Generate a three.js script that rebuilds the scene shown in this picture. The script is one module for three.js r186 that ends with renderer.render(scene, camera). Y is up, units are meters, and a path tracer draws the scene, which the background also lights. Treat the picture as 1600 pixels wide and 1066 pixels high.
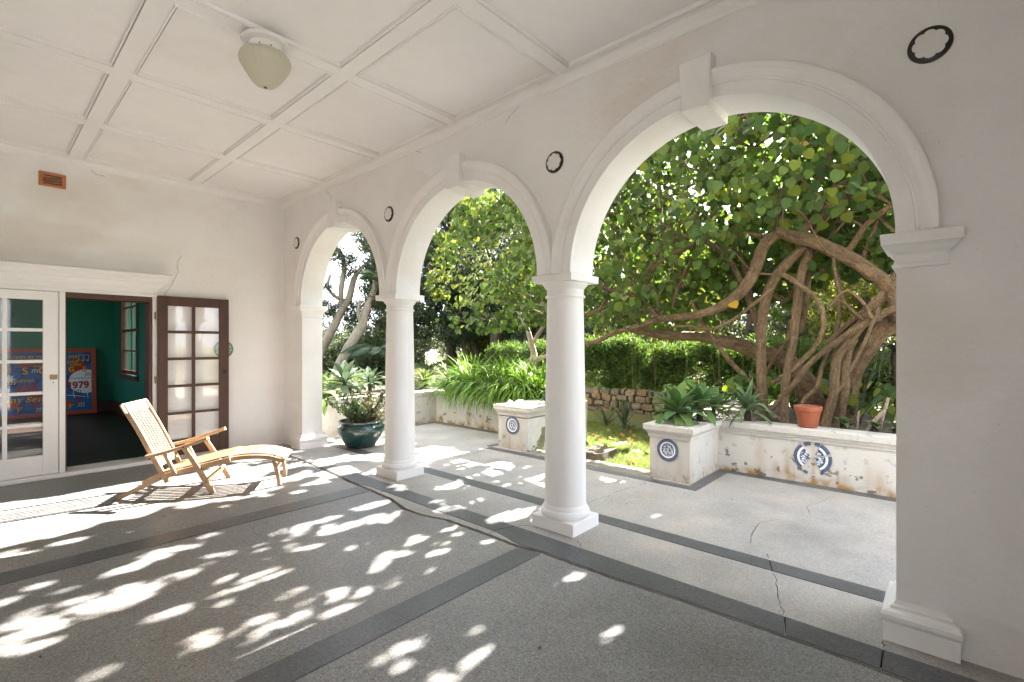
import * as THREE from 'three';
import { mergeGeometries, toCreasedNormals } from 'three/addons/utils/BufferGeometryUtils.js';

// ---------------------------------------------------------------- camera, sky, sun, exposure
const scene = new THREE.Scene();
const camera = new THREE.PerspectiveCamera(70.36, 1600 / 1066, 0.05, 400);
camera.position.set(0, 1.5, 0);
{ const a = 48.08 * Math.PI / 180; camera.lookAt(Math.sin(a), 1.5, -Math.cos(a)); }
camera.setViewOffset(1600, 1066, 0, -5, 1600, 1066);   // lens shifted five pixels of 1066, the horizon lies at 538

const SUN = new THREE.Vector3(0.8, 0.599, 0.0).normalize();       // read from the shadows of the deck chair
const KX = SUN.x / SUN.y, KZ = SUN.z / SUN.y;                       // metres along the ground per metre of height
{
  const W = 256, H = 128, d = new Float32Array(W * H * 4);
  for (let j = 0; j < H; j++) for (let i = 0; i < W; i++) {
    const el = ((j + 0.5) / H - 0.5) * Math.PI, az = ((i + 0.5) / W - 0.5) * 2 * Math.PI;
    const v = new THREE.Vector3(Math.cos(el) * Math.cos(az), Math.sin(el), Math.cos(el) * Math.sin(az));
    const up = Math.max(0, v.y), hz = Math.exp(-up * 3.2), g = Math.pow(Math.max(0, v.dot(SUN)), 6) * 0.55;
    const k = (v.y < 0 ? 0.55 : 1) * 0.50;
    const o = (j * W + i) * 4;
    d[o] = k * (0.42 + 0.30 * hz + g); d[o + 1] = k * (0.468 + 0.27 * hz + g * 0.94); d[o + 2] = k * (0.56 + 0.23 * hz + g * 0.86); d[o + 3] = 1;
  }
  const t = new THREE.DataTexture(d, W, H, THREE.RGBAFormat, THREE.FloatType);
  t.mapping = THREE.EquirectangularReflectionMapping; t.magFilter = THREE.LinearFilter; t.minFilter = THREE.LinearFilter; t.needsUpdate = true;
  scene.background = t; scene.environment = t;
}
const sun = new THREE.DirectionalLight(new THREE.Color(1, 0.945, 0.88), 5);
sun.position.copy(SUN).multiplyScalar(40).add(new THREE.Vector3(3, 0, -4)); sun.target.position.set(3, 0, -4);
sun.castShadow = true; sun.shadow.mapSize.set(4096, 4096);
Object.assign(sun.shadow.camera, { left: -16, right: 16, top: 14, bottom: -14, near: 1, far: 90 });
scene.add(sun, sun.target);

const renderer = new THREE.WebGLRenderer({ antialias: true });
renderer.setSize(1600, 1066);
renderer.toneMapping = THREE.LinearToneMapping;
renderer.toneMappingExposure = 13.8;
renderer.shadowMap.enabled = true;

// ---------------------------------------------------------------- helpers
function rng(seed) { let a = seed >>> 0; return () => { a |= 0; a = a + 0x6D2B79F5 | 0; let t = Math.imul(a ^ a >>> 15, 1 | a); t = t + Math.imul(t ^ t >>> 7, 61 | t) ^ t; return ((t ^ t >>> 14) >>> 0) / 4294967296; }; }
const V = (x, y, z) => new THREE.Vector3(x, y, z);
const lin = (r, g, b) => new THREE.Color().setRGB(r, g, b);
const lerp = (a, b, t) => a + (b - a) * t, clamp = (x, a, b) => Math.min(b, Math.max(a, x)), sstep = (a, b, x) => { const t = clamp((x - a) / (b - a), 0, 1); return t * t * (3 - 2 * t); };
const taken = {};
function numbered(n) { const k = taken[n] = (taken[n] ?? -1) + 1; return k ? n + '_' + String(k).padStart(3, '0') : n; }
function part(name, geo, m, parent) { const o = new THREE.Mesh(geo, m); o.name = name; o.castShadow = o.receiveShadow = true; parent.add(o); return o; }
function thing(name, label, category, pos = [0, 0, 0], turn = 0, group) {
  const o = new THREE.Group(); o.name = numbered(name); o.position.set(...pos); o.rotation.y = turn; o.userData = { label, category };
  if (group) o.userData.group = group; scene.add(o); return o;
}
function solo(name, geo, m, label, category, group) {
  const o = part(numbered(name), geo, m, scene); o.userData = { label, category }; if (group) o.userData.group = group; return o;
}
function structure(name) { const o = new THREE.Group(); o.name = numbered(name); o.userData = { kind: 'structure' }; scene.add(o); return o; }
// uv in metres from the dominant axis of each face
function uvm(g, s = 1) {
  if (g.index) g = g.toNonIndexed();
  const p = g.attributes.position, uv = new Float32Array(p.count * 2), a = V(), b = V(), c = V();
  for (let i = 0; i < p.count; i += 3) {
    a.fromBufferAttribute(p, i); b.fromBufferAttribute(p, i + 1).sub(a); c.fromBufferAttribute(p, i + 2).sub(a); b.cross(c);
    const ax = Math.abs(b.x), ay = Math.abs(b.y), az = Math.abs(b.z);
    for (let k = 0; k < 3; k++) {
      const x = p.getX(i + k), y = p.getY(i + k), z = p.getZ(i + k);
      const q = ax > ay && ax > az ? [z, y] : ay > az ? [x, z] : [x, y];
      uv[(i + k) * 2] = q[0] * s; uv[(i + k) * 2 + 1] = q[1] * s;
    }
  }
  g.setAttribute('uv', new THREE.BufferAttribute(uv, 2)); g.deleteAttribute('uv1'); return g;
}
function box(x0, x1, y0, y1, z0, z1) { const g = new THREE.BoxGeometry(x1 - x0, y1 - y0, z1 - z0); g.translate((x0 + x1) / 2, (y0 + y1) / 2, (z0 + z1) / 2); return uvm(g); }
// box with chamfered long edges
function cbox(x0, x1, y0, y1, z0, z1, c = 0.004) {
  const P = [], push = (...v) => P.push(...v);
  const X = [x0, x1], Y = [y0, y1], Z = [z0, z1];
  const quad = (a, b, d, e) => { push(...a, ...b, ...d, ...a, ...d, ...e); };
  const pt = (i, j, k, ax) => { const q = [X[i], Y[j], Z[k]], s = [i ? -1 : 1, j ? -1 : 1, k ? -1 : 1]; for (let t = 0; t < 3; t++) if (t !== ax) q[t] += s[t] * c; return q; };
  const F = (ax, v) => { const r = [[0, 0], [1, 0], [1, 1], [0, 1]].map(([m, n]) => ax === 0 ? pt(v, m, n, 0) : ax === 1 ? pt(n, v, m, 1) : pt(m, n, v, 2)); v ? quad(...r) : quad(...r.reverse()); };
  for (const ax of [0, 1, 2]) { F(ax, 0); F(ax, 1); }
  for (const i of [0, 1]) for (const j of [0, 1]) {
    let r = [pt(i, j, 0, 0), pt(i, j, 0, 1), pt(i, j, 1, 1), pt(i, j, 1, 0)]; (i ^ j) ? quad(...r.reverse()) : quad(...r);
    r = [pt(i, 0, j, 0), pt(i, 0, j, 2), pt(i, 1, j, 2), pt(i, 1, j, 0)]; (i ^ j) ? quad(...r) : quad(...r.reverse());
    r = [pt(0, i, j, 1), pt(0, i, j, 2), pt(1, i, j, 2), pt(1, i, j, 1)]; (i ^ j) ? quad(...r.reverse()) : quad(...r);
  }
  for (const i of [0, 1]) for (const j of [0, 1]) for (const k of [0, 1]) { const r = [pt(i, j, k, 0), pt(i, j, k, 1), pt(i, j, k, 2)]; if (i ^ j ^ k) r.reverse(); push(...r[0], ...r[1], ...r[2]); }
  const g = new THREE.BufferGeometry(); g.setAttribute('position', new THREE.BufferAttribute(new Float32Array(P), 3)); g.computeVertexNormals(); return uvm(g);
}
// a moulding that runs round a rectangle: profile of [height, offset outwards]
function mould(x0, x1, z0, z1, prof, closed = true) {
  const P = [];
  const ring = ([y, o]) => [[x0 - o, y, z0 - o], [x1 + o, y, z0 - o], [x1 + o, y, z1 + o], [x0 - o, y, z1 + o]];
  for (let i = 0; i + 1 < prof.length; i++) {
    const a = ring(prof[i]), b = ring(prof[i + 1]);
    for (let k = 0; k < 4; k++) { const n = (k + 1) % 4; P.push(...a[k], ...b[n], ...a[n], ...a[k], ...b[k], ...b[n]); }
  }
  if (closed) { const a = ring(prof[0]), b = ring(prof[prof.length - 1]); P.push(...a[0], ...a[1], ...a[2], ...a[0], ...a[2], ...a[3], ...b[0], ...b[2], ...b[1], ...b[0], ...b[3], ...b[2]); }
  const g = new THREE.BufferGeometry(); g.setAttribute('position', new THREE.BufferAttribute(new Float32Array(P), 3)); g.computeVertexNormals(); return uvm(g);
}
function lathe(pts, n = 48) { const g = new THREE.LatheGeometry(pts.map(([r, y]) => new THREE.Vector2(r, y)), n); return toCreasedNormals(g, 0.6); }
// flat slab from a plan outline of [x, z], top at y
function slab(outline, y0, y1, holes = []) {
  const s = new THREE.Shape(outline.map(([x, z]) => new THREE.Vector2(x, -z)));
  for (const h of holes) s.holes.push(new THREE.Path(h.map(([x, z]) => new THREE.Vector2(x, -z))));
  const g = new THREE.ExtrudeGeometry(s, { depth: y1 - y0, bevelEnabled: false }); g.rotateX(-Math.PI / 2); g.translate(0, y0, 0); return g;
}
// bent bar lying in the plane of x and y, from z0 to z1
function bar(path, h0, h1, z0, z1, bevel = 0.003) {
  const c = new THREE.CatmullRomCurve3(path.map(([x, y]) => V(x, y, 0))), n = path.length > 2 ? 10 : 1, A = [], B = [];
  for (let i = 0; i <= n; i++) { const t = i / n, p = c.getPoint(t), d = c.getTangent(t), h = lerp(h0, h1, t) / 2; A.push(new THREE.Vector2(p.x - d.y * h, p.y + d.x * h)); B.push(new THREE.Vector2(p.x + d.y * h, p.y - d.x * h)); }
  const g = new THREE.ExtrudeGeometry(new THREE.Shape([...B, ...A.reverse()]), { depth: z1 - z0 - 2 * bevel, bevelEnabled: true, bevelSize: bevel, bevelThickness: bevel, bevelOffset: -bevel, bevelSegments: 1, curveSegments: 1 });
  g.translate(0, 0, z0 + bevel); return uvm(g);
}
// tapered limb through points of [x, y, z, radius]
function limb(pts, nr = 9, rough = 0.06, seed = 1, per = 4) {
  const R = rng(seed), c = new THREE.CatmullRomCurve3(pts.map(q => V(q[0], q[1], q[2]))), n = Math.max(2, (pts.length - 1) * per);
  const pos = [], uv = [], idx = []; let along = 0, last = null; const up = V(0.31, 0.2, 0.93), N = V(), B = V();
  const ph = R() * 9;
  for (let i = 0; i <= n; i++) {
    const t = i / n, k = Math.min(pts.length - 2, Math.floor(t * (pts.length - 1))), f = t * (pts.length - 1) - k;
    const p = c.getPoint(t), d = c.getTangent(t); if (last) along += p.distanceTo(last); last = p;
    const r = lerp(pts[k][3], pts[k + 1][3], f);
    if (i === 0) { N.copy(up).cross(d).normalize(); } else { N.addScaledVector(d, -N.dot(d)).normalize(); }
    B.copy(d).cross(N);
    for (let j = 0; j <= nr; j++) {
      const a = j / nr * Math.PI * 2, w = 1 + rough * (Math.sin(a * 2 + ph + along * 3) + 0.8 * Math.sin(a * 3 - ph * 2 + along * 7) + 0.8 * Math.sin(along * 13 + a + ph));
      const q = p.clone().addScaledVector(N, Math.cos(a) * r * w).addScaledVector(B, Math.sin(a) * r * w); pos.push(q.x, q.y, q.z); uv.push(j / nr * Math.max(0.12, Math.round(r * 6.3 / 0.12) * 0.12), along);
      if (i < n && j < nr) { const s = i * (nr + 1) + j; idx.push(s, s + 1, s + nr + 1, s + 1, s + nr + 2, s + nr + 1); }
    }
  }
  for (const [row, sgn] of [[0, 1], [n, -1]]) {   // rounded-off ends
    const t = row / n, p = c.getPoint(t), d = c.getTangent(t), r = row ? pts[pts.length - 1][3] : pts[0][3]; const q = p.addScaledVector(d, -sgn * r * 0.35), ci = pos.length / 3; pos.push(q.x, q.y, q.z); uv.push(0, 0);
    for (let j = 0; j < nr; j++) { const s = row * (nr + 1) + j; sgn > 0 ? idx.push(s + 1, s, ci) : idx.push(s, s + 1, ci); }
  }
  const g = new THREE.BufferGeometry(); g.setAttribute('position', new THREE.Float32BufferAttribute(pos, 3)); g.setAttribute('uv', new THREE.Float32BufferAttribute(uv, 2)); g.setIndex(idx); g.computeVertexNormals(); return g;
}
// ---------------------------------------------------------------- procedural textures
function lattice(seed, n) { const R = rng(seed), a = new Float32Array(n * n); for (let i = 0; i < n * n; i++) a[i] = R(); return a; }
function makeNoise(seed) {   // tileable value noise: noise(u, v, f) with u, v in 0..1 and f cells a side
  const L = {};
  return (u, v, f, g = f) => {
    const key = f + '_' + g; let a = L[key]; if (!a) { const R = rng(seed * 7919 + f * 131 + g); a = L[key] = new Float32Array(f * g); for (let i = 0; i < f * g; i++) a[i] = R(); }
    let x = u * f, y = v * g; const xi = Math.floor(x), yi = Math.floor(y); x -= xi; y -= yi; x = x * x * (3 - 2 * x); y = y * y * (3 - 2 * y);
    const X0 = ((xi % f) + f) % f, X1 = (X0 + 1) % f, Y0 = (((yi % g) + g) % g) * f, Y1 = ((((yi + 1) % g) + g) % g) * f;
    const p = a[Y0 + X0], q = a[Y0 + X1], r = a[Y1 + X0], s = a[Y1 + X1]; return p + (q - p) * x + (r - p) * y + (p - q - r + s) * x * y;
  };
}
const sr = x => { x = clamp(x, 0, 1); return Math.round(255 * (x <= 0.0031308 ? 12.92 * x : 1.055 * Math.pow(x, 1 / 2.4) - 0.055)); };
function texture(W, H, fn, color = true) {    // fn(u, v, i, j) -> [r, g, b] linear, or a number
  const d = new Uint8Array(W * H * 4);
  for (let j = 0; j < H; j++) for (let i = 0; i < W; i++) {
    const c = fn((i + 0.5) / W, (j + 0.5) / H, i, j), o = (j * W + i) * 4;
    if (color) { d[o] = sr(c[0]); d[o + 1] = sr(c[1]); d[o + 2] = sr(c[2]); } else d[o] = d[o + 1] = d[o + 2] = clamp(Math.round(c * 255), 0, 255);
    d[o + 3] = 255;
  }
  const t = new THREE.DataTexture(d, W, H); t.wrapS = t.wrapT = THREE.RepeatWrapping; t.magFilter = THREE.LinearFilter; t.minFilter = THREE.LinearMipmapLinearFilter; t.generateMipmaps = true;
  if (color) t.colorSpace = THREE.SRGBColorSpace; t.needsUpdate = true; return t;
}
function scaled(t, sx, sy) { const c = t.clone(); c.repeat.set(sx, sy); c.needsUpdate = true; return c; }
const std = o => new THREE.MeshStandardMaterial(o), phys = o => new THREE.MeshPhysicalMaterial(o);
// ---------------------------------------------------------------- materials of the building
const n1 = makeNoise(1), n2 = makeNoise(2), n3 = makeNoise(3), n4 = makeNoise(4);
const fbm = (n, u, v, f, k = 4) => { let s = 0, a = 0.5, t = 0; for (let i = 0; i < k; i++) { s += a * n(u, v, f << i); t += a; a *= 0.5; } return s / t; };
const specks = (() => { const R = rng(17), m = new Map(); for (let k = 0; k < 260; k++) m.set(Math.floor(R() * 1024) * 1024 + Math.floor(R() * 1024), 0.35 + 0.5 * R()); return m; })();
const plasterMap = texture(1024, 1024, (u, v, i, j) => {
  const a = fbm(n1, u, v, 3, 5) - 0.5, b = fbm(n2, u, v, 40, 3) - 0.5, c = n3(u, v, 512) - 0.5, w = Math.max(0, fbm(n4, u, v, 5, 4) - 0.60) * 0.5;
  const k = 0.83 * (1 + 0.11 * a + 0.04 * b + 0.025 * c) * (specks.get(j * 1024 + i) ?? 1); return [k * (0.99 - w * 0.5), k * (0.972 - w * 0.7), k * (0.96 - w)];
});
const plasterBump = texture(1024, 1024, (u, v) => 0.5 + 0.5 * (fbm(n2, u, v, 6, 4) - 0.5) + 0.35 * (fbm(n3, u, v, 64, 4) - 0.5), false);
const whiteWall = std({ map: scaled(plasterMap, 0.4, 0.4), bumpMap: scaled(plasterBump, 0.5, 0.5), bumpScale: 0.005, roughness: 0.82 });
const paintWhite = std({ map: scaled(plasterMap, 0.9, 0.9), bumpMap: scaled(plasterBump, 1.3, 1.3), bumpScale: 0.002, roughness: 0.55 });
const ceilWhite = std({ map: scaled(plasterMap, 0.33, 0.33), bumpMap: scaled(plasterBump, 0.6, 0.6), bumpScale: 0.002, roughness: 0.7 });
// one sheet of old paint for a whole wall: trowel mottling, hairline cracks, ragged brown water marks, specks
function wallSheet(seed, W, H, wm, hm, x0, cracks, marks) {
  const a = makeNoise(seed), b = makeNoise(seed + 1), R = rng(seed), line = new Float32Array(W * H), fx = Math.max(1, Math.round(wm / hm));
  const dot = (x, y, k) => { const i = Math.round((x - x0) / wm * W), j = Math.round(y / hm * H); if (i >= 0 && j >= 0 && i < W && j < H) line[j * W + i] = Math.max(line[j * W + i], k); };
  for (const c of cracks) for (let i = 0; i + 1 < c.length; i++) { let ox = 0, oy = 0; for (let t = 0; t < 1; t += 0.004) { ox += (R() - 0.5) * 0.0022; oy += (R() - 0.5) * 0.0022; dot(lerp(c[i][0], c[i + 1][0], t) + ox, lerp(c[i][1], c[i + 1][1], t) + oy, 0.22 + 0.3 * R()); } }
  for (let k = 0; k < wm * hm * 26; k++) dot(x0 + R() * wm, R() * hm, 0.12 + 0.5 * R() * R());
  const f2 = (n, u, v, f, o) => { let s = 0, w = 0.5, t = 0; for (let i = 0; i < o; i++) { s += w * n(u, v, (f * fx) << i, f << i); t += w; w *= 0.5; } return s / t; };
  return texture(W, H, (u, v, i, j) => {
    const p = f2(a, u, v, 3, 5) - 0.5, q = f2(b, u, v, 14, 4) - 0.5, f = a(u, v, W >> 1, H >> 1) - 0.5, x = x0 + u * wm, y = v * hm; let m = Math.max(0, f2(b, u + 0.3, v + 0.6, 4, 5) - 0.60) * 1.1;
    for (const [mx, my, rx, ry, k] of marks) { const d = Math.hypot((x - mx) / rx, (y - my) / ry) + 1.1 * q + 0.5 * p; if (d < 1) m += k * sstep(1, 0.75, d) * (0.45 + 0.55 * sstep(-0.12, 0.12, q + 0.5 * p)); }
    const k = 0.83 * (1 + 0.10 * p + 0.07 * q + 0.03 * f) * (1 - line[j * W + i]); return [k * (0.99 - m * 0.45), k * (0.972 - m * 0.62), k * (0.96 - m * 0.8)];
  });
}
const sheetMat = (t, wm, hm, x0) => { const c = t.clone(); c.repeat.set(1 / wm, 1 / hm); c.offset.set(-x0 / wm, 0); c.needsUpdate = true; return std({ map: c, bumpMap: scaled(plasterBump, 0.5, 0.5), bumpScale: 0.008, roughness: 0.82 }); };
const arcadeMat = sheetMat(wallSheet(501, 2048, 1024, 8.2, 3.94, -7.5, [[[-5.99, 3.33], [-6.02, 3.44], [-6.1, 3.5], [-6.16, 3.62]], [[-2.9, 3.45], [-2.8, 3.52], [-2.62, 3.56]], [[-4.1, 3.5], [-4.25, 3.58]]],
  [[-0.25, 2.75, 0.3, 0.45, 0.10], [-0.7, 3.2, 0.35, 0.18, 0.09], [-1.6, 3.22, 0.4, 0.12, 0.10], [-3.1, 3.2, 0.3, 0.12, 0.09], [-4.2, 3.2, 0.35, 0.14, 0.08], [0.3, 3.3, 0.4, 0.3, 0.06], [0.2, 0.12, 0.5, 0.14, 0.10], [0.3, 0.9, 0.25, 0.5, 0.05], [-5.5, 3.5, 0.5, 0.12, 0.06], [-7.2, 0.4, 0.3, 0.5, 0.05]]), 8.2, 3.94, -7.5);
const houseMat = sheetMat(wallSheet(521, 1024, 1024, 5.3, 3.94, -1.8, [[[1.82, 2.66], [1.78, 2.55], [1.77, 2.42], [1.73, 2.33], [1.70, 2.25], [1.65, 2.17], [1.63, 2.13]], [[0.9, 3.56], [0.96, 3.5], [1.04, 3.49]]],
  [[0.4, 2.75, 1.0, 0.16, 0.07], [1.3, 2.7, 0.6, 0.14, 0.06], [2.7, 0.15, 0.6, 0.14, 0.09], [2.2, 2.5, 0.4, 0.3, 0.04], [0.6, 3.2, 0.3, 0.1, 0.08]]), 5.3, 3.94, -1.8);
// terrazzo: chips of stone in grey cement, blotched by damp and wear
function terrazzo(seed, W, H, base, warm, chipTone, chips, spots) {
  const R = rng(seed), a = makeNoise(seed), b = makeNoise(seed + 1), buf = new Float32Array(W * H).fill(0);
  for (let k = 0; k < chips; k++) {
    const x = Math.floor(R() * W), y = Math.floor(R() * H), tone = R() < 0.62 ? 0.25 + R() * 0.75 : -0.3 - R() * 0.5, r = R() < 0.25 ? 1 : 0, ang = R() < 0.5;
    for (let dy = -r; dy <= r; dy++) for (let dx = -r; dx <= r; dx++) if (!(r && Math.abs(dx) + Math.abs(dy) > 1) || (ang && dx === dy)) buf[((y + dy + H) % H) * W + ((x + dx + W) % W)] = tone;
  }
  return texture(W, H, (u, v, i, j) => {
    const p = fbm(a, u, v, 4, 5) - 0.5, q = fbm(b, u, v, 9, 5) - 0.5, s = fbm(a, u + 0.37, v + 0.71, 20, 3) - 0.5, f = b(u, v, 700) - 0.5, damp = Math.max(0, fbm(b, u + 0.2, v + 0.5, 6, 5) - 0.56);
    const k = base * (1 + 0.42 * p + 0.30 * q + 0.16 * s + 0.16 * f - 1.3 * damp * spots) * (1 + chipTone * buf[j * W + i]), w = warm + 0.16 * q + 0.2 * Math.max(0, p) + 0.5 * damp * spots;
    return [k * (1 + w * 0.45), k, k * (1 - w * 0.6)];
  });
}
const FX0 = -1.6, FX1 = 6.2, FZ0 = -7.6, FZ1 = 1.4;
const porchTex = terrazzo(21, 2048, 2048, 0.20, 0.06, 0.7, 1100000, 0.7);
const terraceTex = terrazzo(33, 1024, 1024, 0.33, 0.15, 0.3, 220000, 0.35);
const bandTex = terrazzo(47, 512, 512, 0.09, -0.03, 0.5, 60000, 0.4);
const stepTex = terrazzo(59, 512, 512, 0.40, 0.16, 0.15, 30000, 1.2);
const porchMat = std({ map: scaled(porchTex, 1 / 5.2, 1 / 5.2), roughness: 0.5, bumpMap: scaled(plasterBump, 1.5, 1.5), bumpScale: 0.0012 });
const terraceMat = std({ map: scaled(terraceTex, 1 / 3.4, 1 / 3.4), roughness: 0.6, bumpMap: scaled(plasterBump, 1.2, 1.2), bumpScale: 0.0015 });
const bandMat = std({ map: scaled(bandTex, 0.5, 0.5), roughness: 0.42 });
const kerbMat = std({ map: scaled(stepTex, 0.6, 0.6), roughness: 0.85, bumpMap: scaled(plasterBump, 2, 2), bumpScale: 0.004 });
const soilTex = texture(512, 512, (u, v) => { const a = fbm(n3, u, v, 12, 5), b = n4(u, v, 200); const k = 0.028 + 0.075 * a * b + 0.012 * b; return [k * 1.35, k, k * 0.68]; });
const soilMat = std({ map: scaled(soilTex, 1.1, 1.1), roughness: 1, bumpMap: scaled(plasterBump, 3, 3), bumpScale: 0.02 });
// ---------------------------------------------------------------- floor of the porch and the terrace
const CRACK = [[2.86, -7.46], [2.85, -6.85], [2.84, -6.05], [2.78, -5.29], [2.745, -4.87], [2.73, -4.4], [2.70, -3.99], [2.625, -3.68], [2.635, -3.43], [2.70, -3.17], [2.705, -3.0], [2.71, -2.63], [2.70, -2.38], [2.74, -2.15], [2.735, -1.92], [2.74, -1.58], [2.765, -1.13], [2.78, -0.69], [2.785, -0.41], [2.78, -0.21], [2.77, 0.6]];
const crackX = z => { for (let i = 0; i + 1 < CRACK.length; i++) if (z <= CRACK[i + 1][1]) { const t = (z - CRACK[i][1]) / (CRACK[i + 1][1] - CRACK[i][1]); return lerp(CRACK[i][0], CRACK[i + 1][0], t); } return 2.77; };
{
  const R = rng(5);
  const edge = []; for (let z = -7.46; z <= 0.6; z += 0.045) edge.push([crackX(z) + (R() - 0.5) * 0.008, z, 0.010 + 0.006 * R() + 0.006 * sstep(-6.8, -5.2, z) * sstep(-1.6, -2.6, z)]);
  const slit = (pts, w) => {   // thin hole along a jagged line
    const c = []; for (let i = 0; i + 1 < pts.length; i++) for (let k = 0; k < 5; k++) { const t = k / 5; c.push([lerp(pts[i][0], pts[i + 1][0], t) + (R() - 0.5) * 0.018, lerp(pts[i][1], pts[i + 1][1], t) + (R() - 0.5) * 0.018]); } c.push(pts[pts.length - 1]);
    const A = [], B = []; c.forEach((p, i) => { const q = c[Math.min(i + 1, c.length - 1)], o = c[Math.max(0, i - 1)], dx = q[0] - o[0], dz = q[1] - o[1], l = Math.hypot(dx, dz) || 1, h = w * (0.45 + 0.8 * R()) * (i === 0 || i === c.length - 1 ? 0.2 : 1); A.push([p[0] - dz / l * h, p[1] + dx / l * h]); B.push([p[0] + dz / l * h, p[1] - dx / l * h]); });
    return [...A, ...B.reverse()];
  };
  const floorUV = g => uvm(g);
  const floor = structure('porch_floor');
  part('terrazzo_field', floorUV(slab([[-1.6, 0.6], [-1.6, -7.46], ...edge.map(e => [e[0] - e[2], e[1]])], -0.12, 0,
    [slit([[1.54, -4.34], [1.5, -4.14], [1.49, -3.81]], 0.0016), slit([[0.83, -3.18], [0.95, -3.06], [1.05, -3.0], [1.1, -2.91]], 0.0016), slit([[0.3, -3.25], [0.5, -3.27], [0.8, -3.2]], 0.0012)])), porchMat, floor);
  for (const [z0, z1] of [[-4.6, -4.375], [-2.35, -2.16]]) part('dark_band', floorUV(slab([[-1.55, z0], [crackX(z0) - 0.03, z0], [crackX(z1) - 0.03, z1], [-1.55, z1]], 0.0005, 0.004)), bandMat, floor);
  const terrace = structure('terrace_floor');
  const outline = [...edge.map(e => [e[0] + e[2], e[1]]).reverse().map(p => p), [3.44, -7.46], [3.46, -7.4], [6.06, -7.4], [6.06, -4.4], [5.1, -4.4], [5.06, -4.38], [5.06, -2.45], [5.1, -2.43], [6.06, -2.43], [6.06, 1.3], [3.2, 1.3], [3.2, 0.6]];
  // cracks: open slits through the slab; where one crosses a dark band the band is parted along the same line
  const X1 = 2.98, CUTS = [[-4.256, -4.31], [-2.706, -2.645], [-1.92, -1.985], [-0.617, -0.662], [-0.225, -0.231]], CUT2 = [-0.855, -0.915];
  const straight = (x0, z0, x1, z1, w) => [[x0, z0 - w], [x1, z1 - w], [x1, z1 + w], [x0, z0 + w]];
  const cracks = [...CUTS.map(([a, b]) => straight(crackX(a) + 0.03, a, X1 + 0.004, b, 0.0045)), straight(3.525, CUT2[0], 3.695, CUT2[1], 0.0045),
    slit([[3.005, -2.01], [3.05, -2.05], [3.085, -2.10]], 0.003), slit([[3.005, -2.635], [3.05, -2.6], [3.085, -2.56]], 0.003), slit([[3.005, -4.33], [3.06, -4.38], [3.085, -4.42]], 0.003), slit([[4.0, -4.86], [4.3, -4.84], [4.66, -4.84], [4.92, -4.9]], 0.0035), slit([[3.84, -2.5], [4.0, -2.52], [4.17, -2.48], [4.38, -2.49], [4.59, -2.46], [4.81, -2.42], [4.92, -2.44]], 0.0035),
    slit([[3.005, -0.672], [3.17, -0.74], [3.42, -0.81], [3.498, -0.845]], 0.0028), slit([[3.718, -0.924], [3.80, -0.965]], 0.003), slit([[3.9, -1.09], [4.14, -1.15], [4.4, -1.16], [4.65, -1.06]], 0.0032), slit([[4.89, -0.88], [5.13, -0.96], [5.45, -0.88], [5.79, -0.8]], 0.003), slit([[3.08, -0.23], [3.01, -0.232]], 0.004)];
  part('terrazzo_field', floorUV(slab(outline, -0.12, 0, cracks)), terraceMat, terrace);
  const edgeAt = z => { let k = 0; while (k + 2 < edge.length && edge[k + 1][1] < z) k++; const t = clamp((z - edge[k][1]) / (edge[k + 1][1] - edge[k][1]), 0, 1); return lerp(edge[k][0] + edge[k][2], edge[k + 1][0] + edge[k + 1][2], t) + 0.001; };
  const inner = z => Math.max(edgeAt(z), lerp(edgeAt(z), 2.795, sstep(-4.75, -4.5, z) * sstep(-2.3, -2.75, z)));
  const run = (za, zb, za2, zb2) => { const L = []; for (let z = za; z < zb - 1e-6; z += 0.045) L.push([inner(z), z]); L.push([inner(zb), zb]); return [[X1, za2], ...L, [X1, zb2]]; };
  const ends = [[-5.7, -5.7], ...CUTS, [0.55, 0.55]];
  for (let k = 0; k + 1 < ends.length; k++) part('dark_band', floorUV(slab(run(ends[k][0] + (k ? 0.004 : 0), ends[k + 1][0] - (k + 2 < ends.length ? 0.004 : 0), ends[k][1] + (k ? 0.004 : 0), ends[k + 1][1] - (k + 2 < ends.length ? 0.004 : 0)), 0.0005, 0.004)), bandMat, terrace);
  part('dark_band', floorUV(slab([[3.53, -7.35], [3.53, CUT2[0] - 0.004], [3.69, CUT2[1] - 0.004], [3.69, -7.35]], 0.0005, 0.004)), bandMat, terrace); part('dark_band', floorUV(slab([[3.53, CUT2[0] + 0.004], [3.53, 1.25], [3.69, 1.25], [3.69, CUT2[1] + 0.004]], 0.0005, 0.004)), bandMat, terrace);
  for (const [x0, x1, z0, z1] of [[4.93, 5.055, -4.95, -1.9], [5.06, 5.86, -2.02, -1.9], [5.86, 5.995, -2.02, 1.25], [5.06, 5.86, -5.05, -4.95], [5.86, 5.995, -7.38, -4.95], [3.72, 5.86, -7.38, -7.26]]) part('dark_band', floorUV(slab([[x0, z0], [x1, z0], [x1, z1], [x0, z1]], 0.0005, 0.004)), bandMat, terrace);
  const kerbStone = kerbMat.clone(); kerbStone.color = lin(0.6, 0.57, 0.52); part('kerb', cbox(5.066, 5.37, -0.14, 0.006, -4.37, -2.46, 0.012), kerbStone, terrace);
  const under = structure('ground_fill'); part('earth', box(-1.6, 6.06, -0.3, -0.122, -7.46, 1.3), soilMat, under);
}
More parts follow.
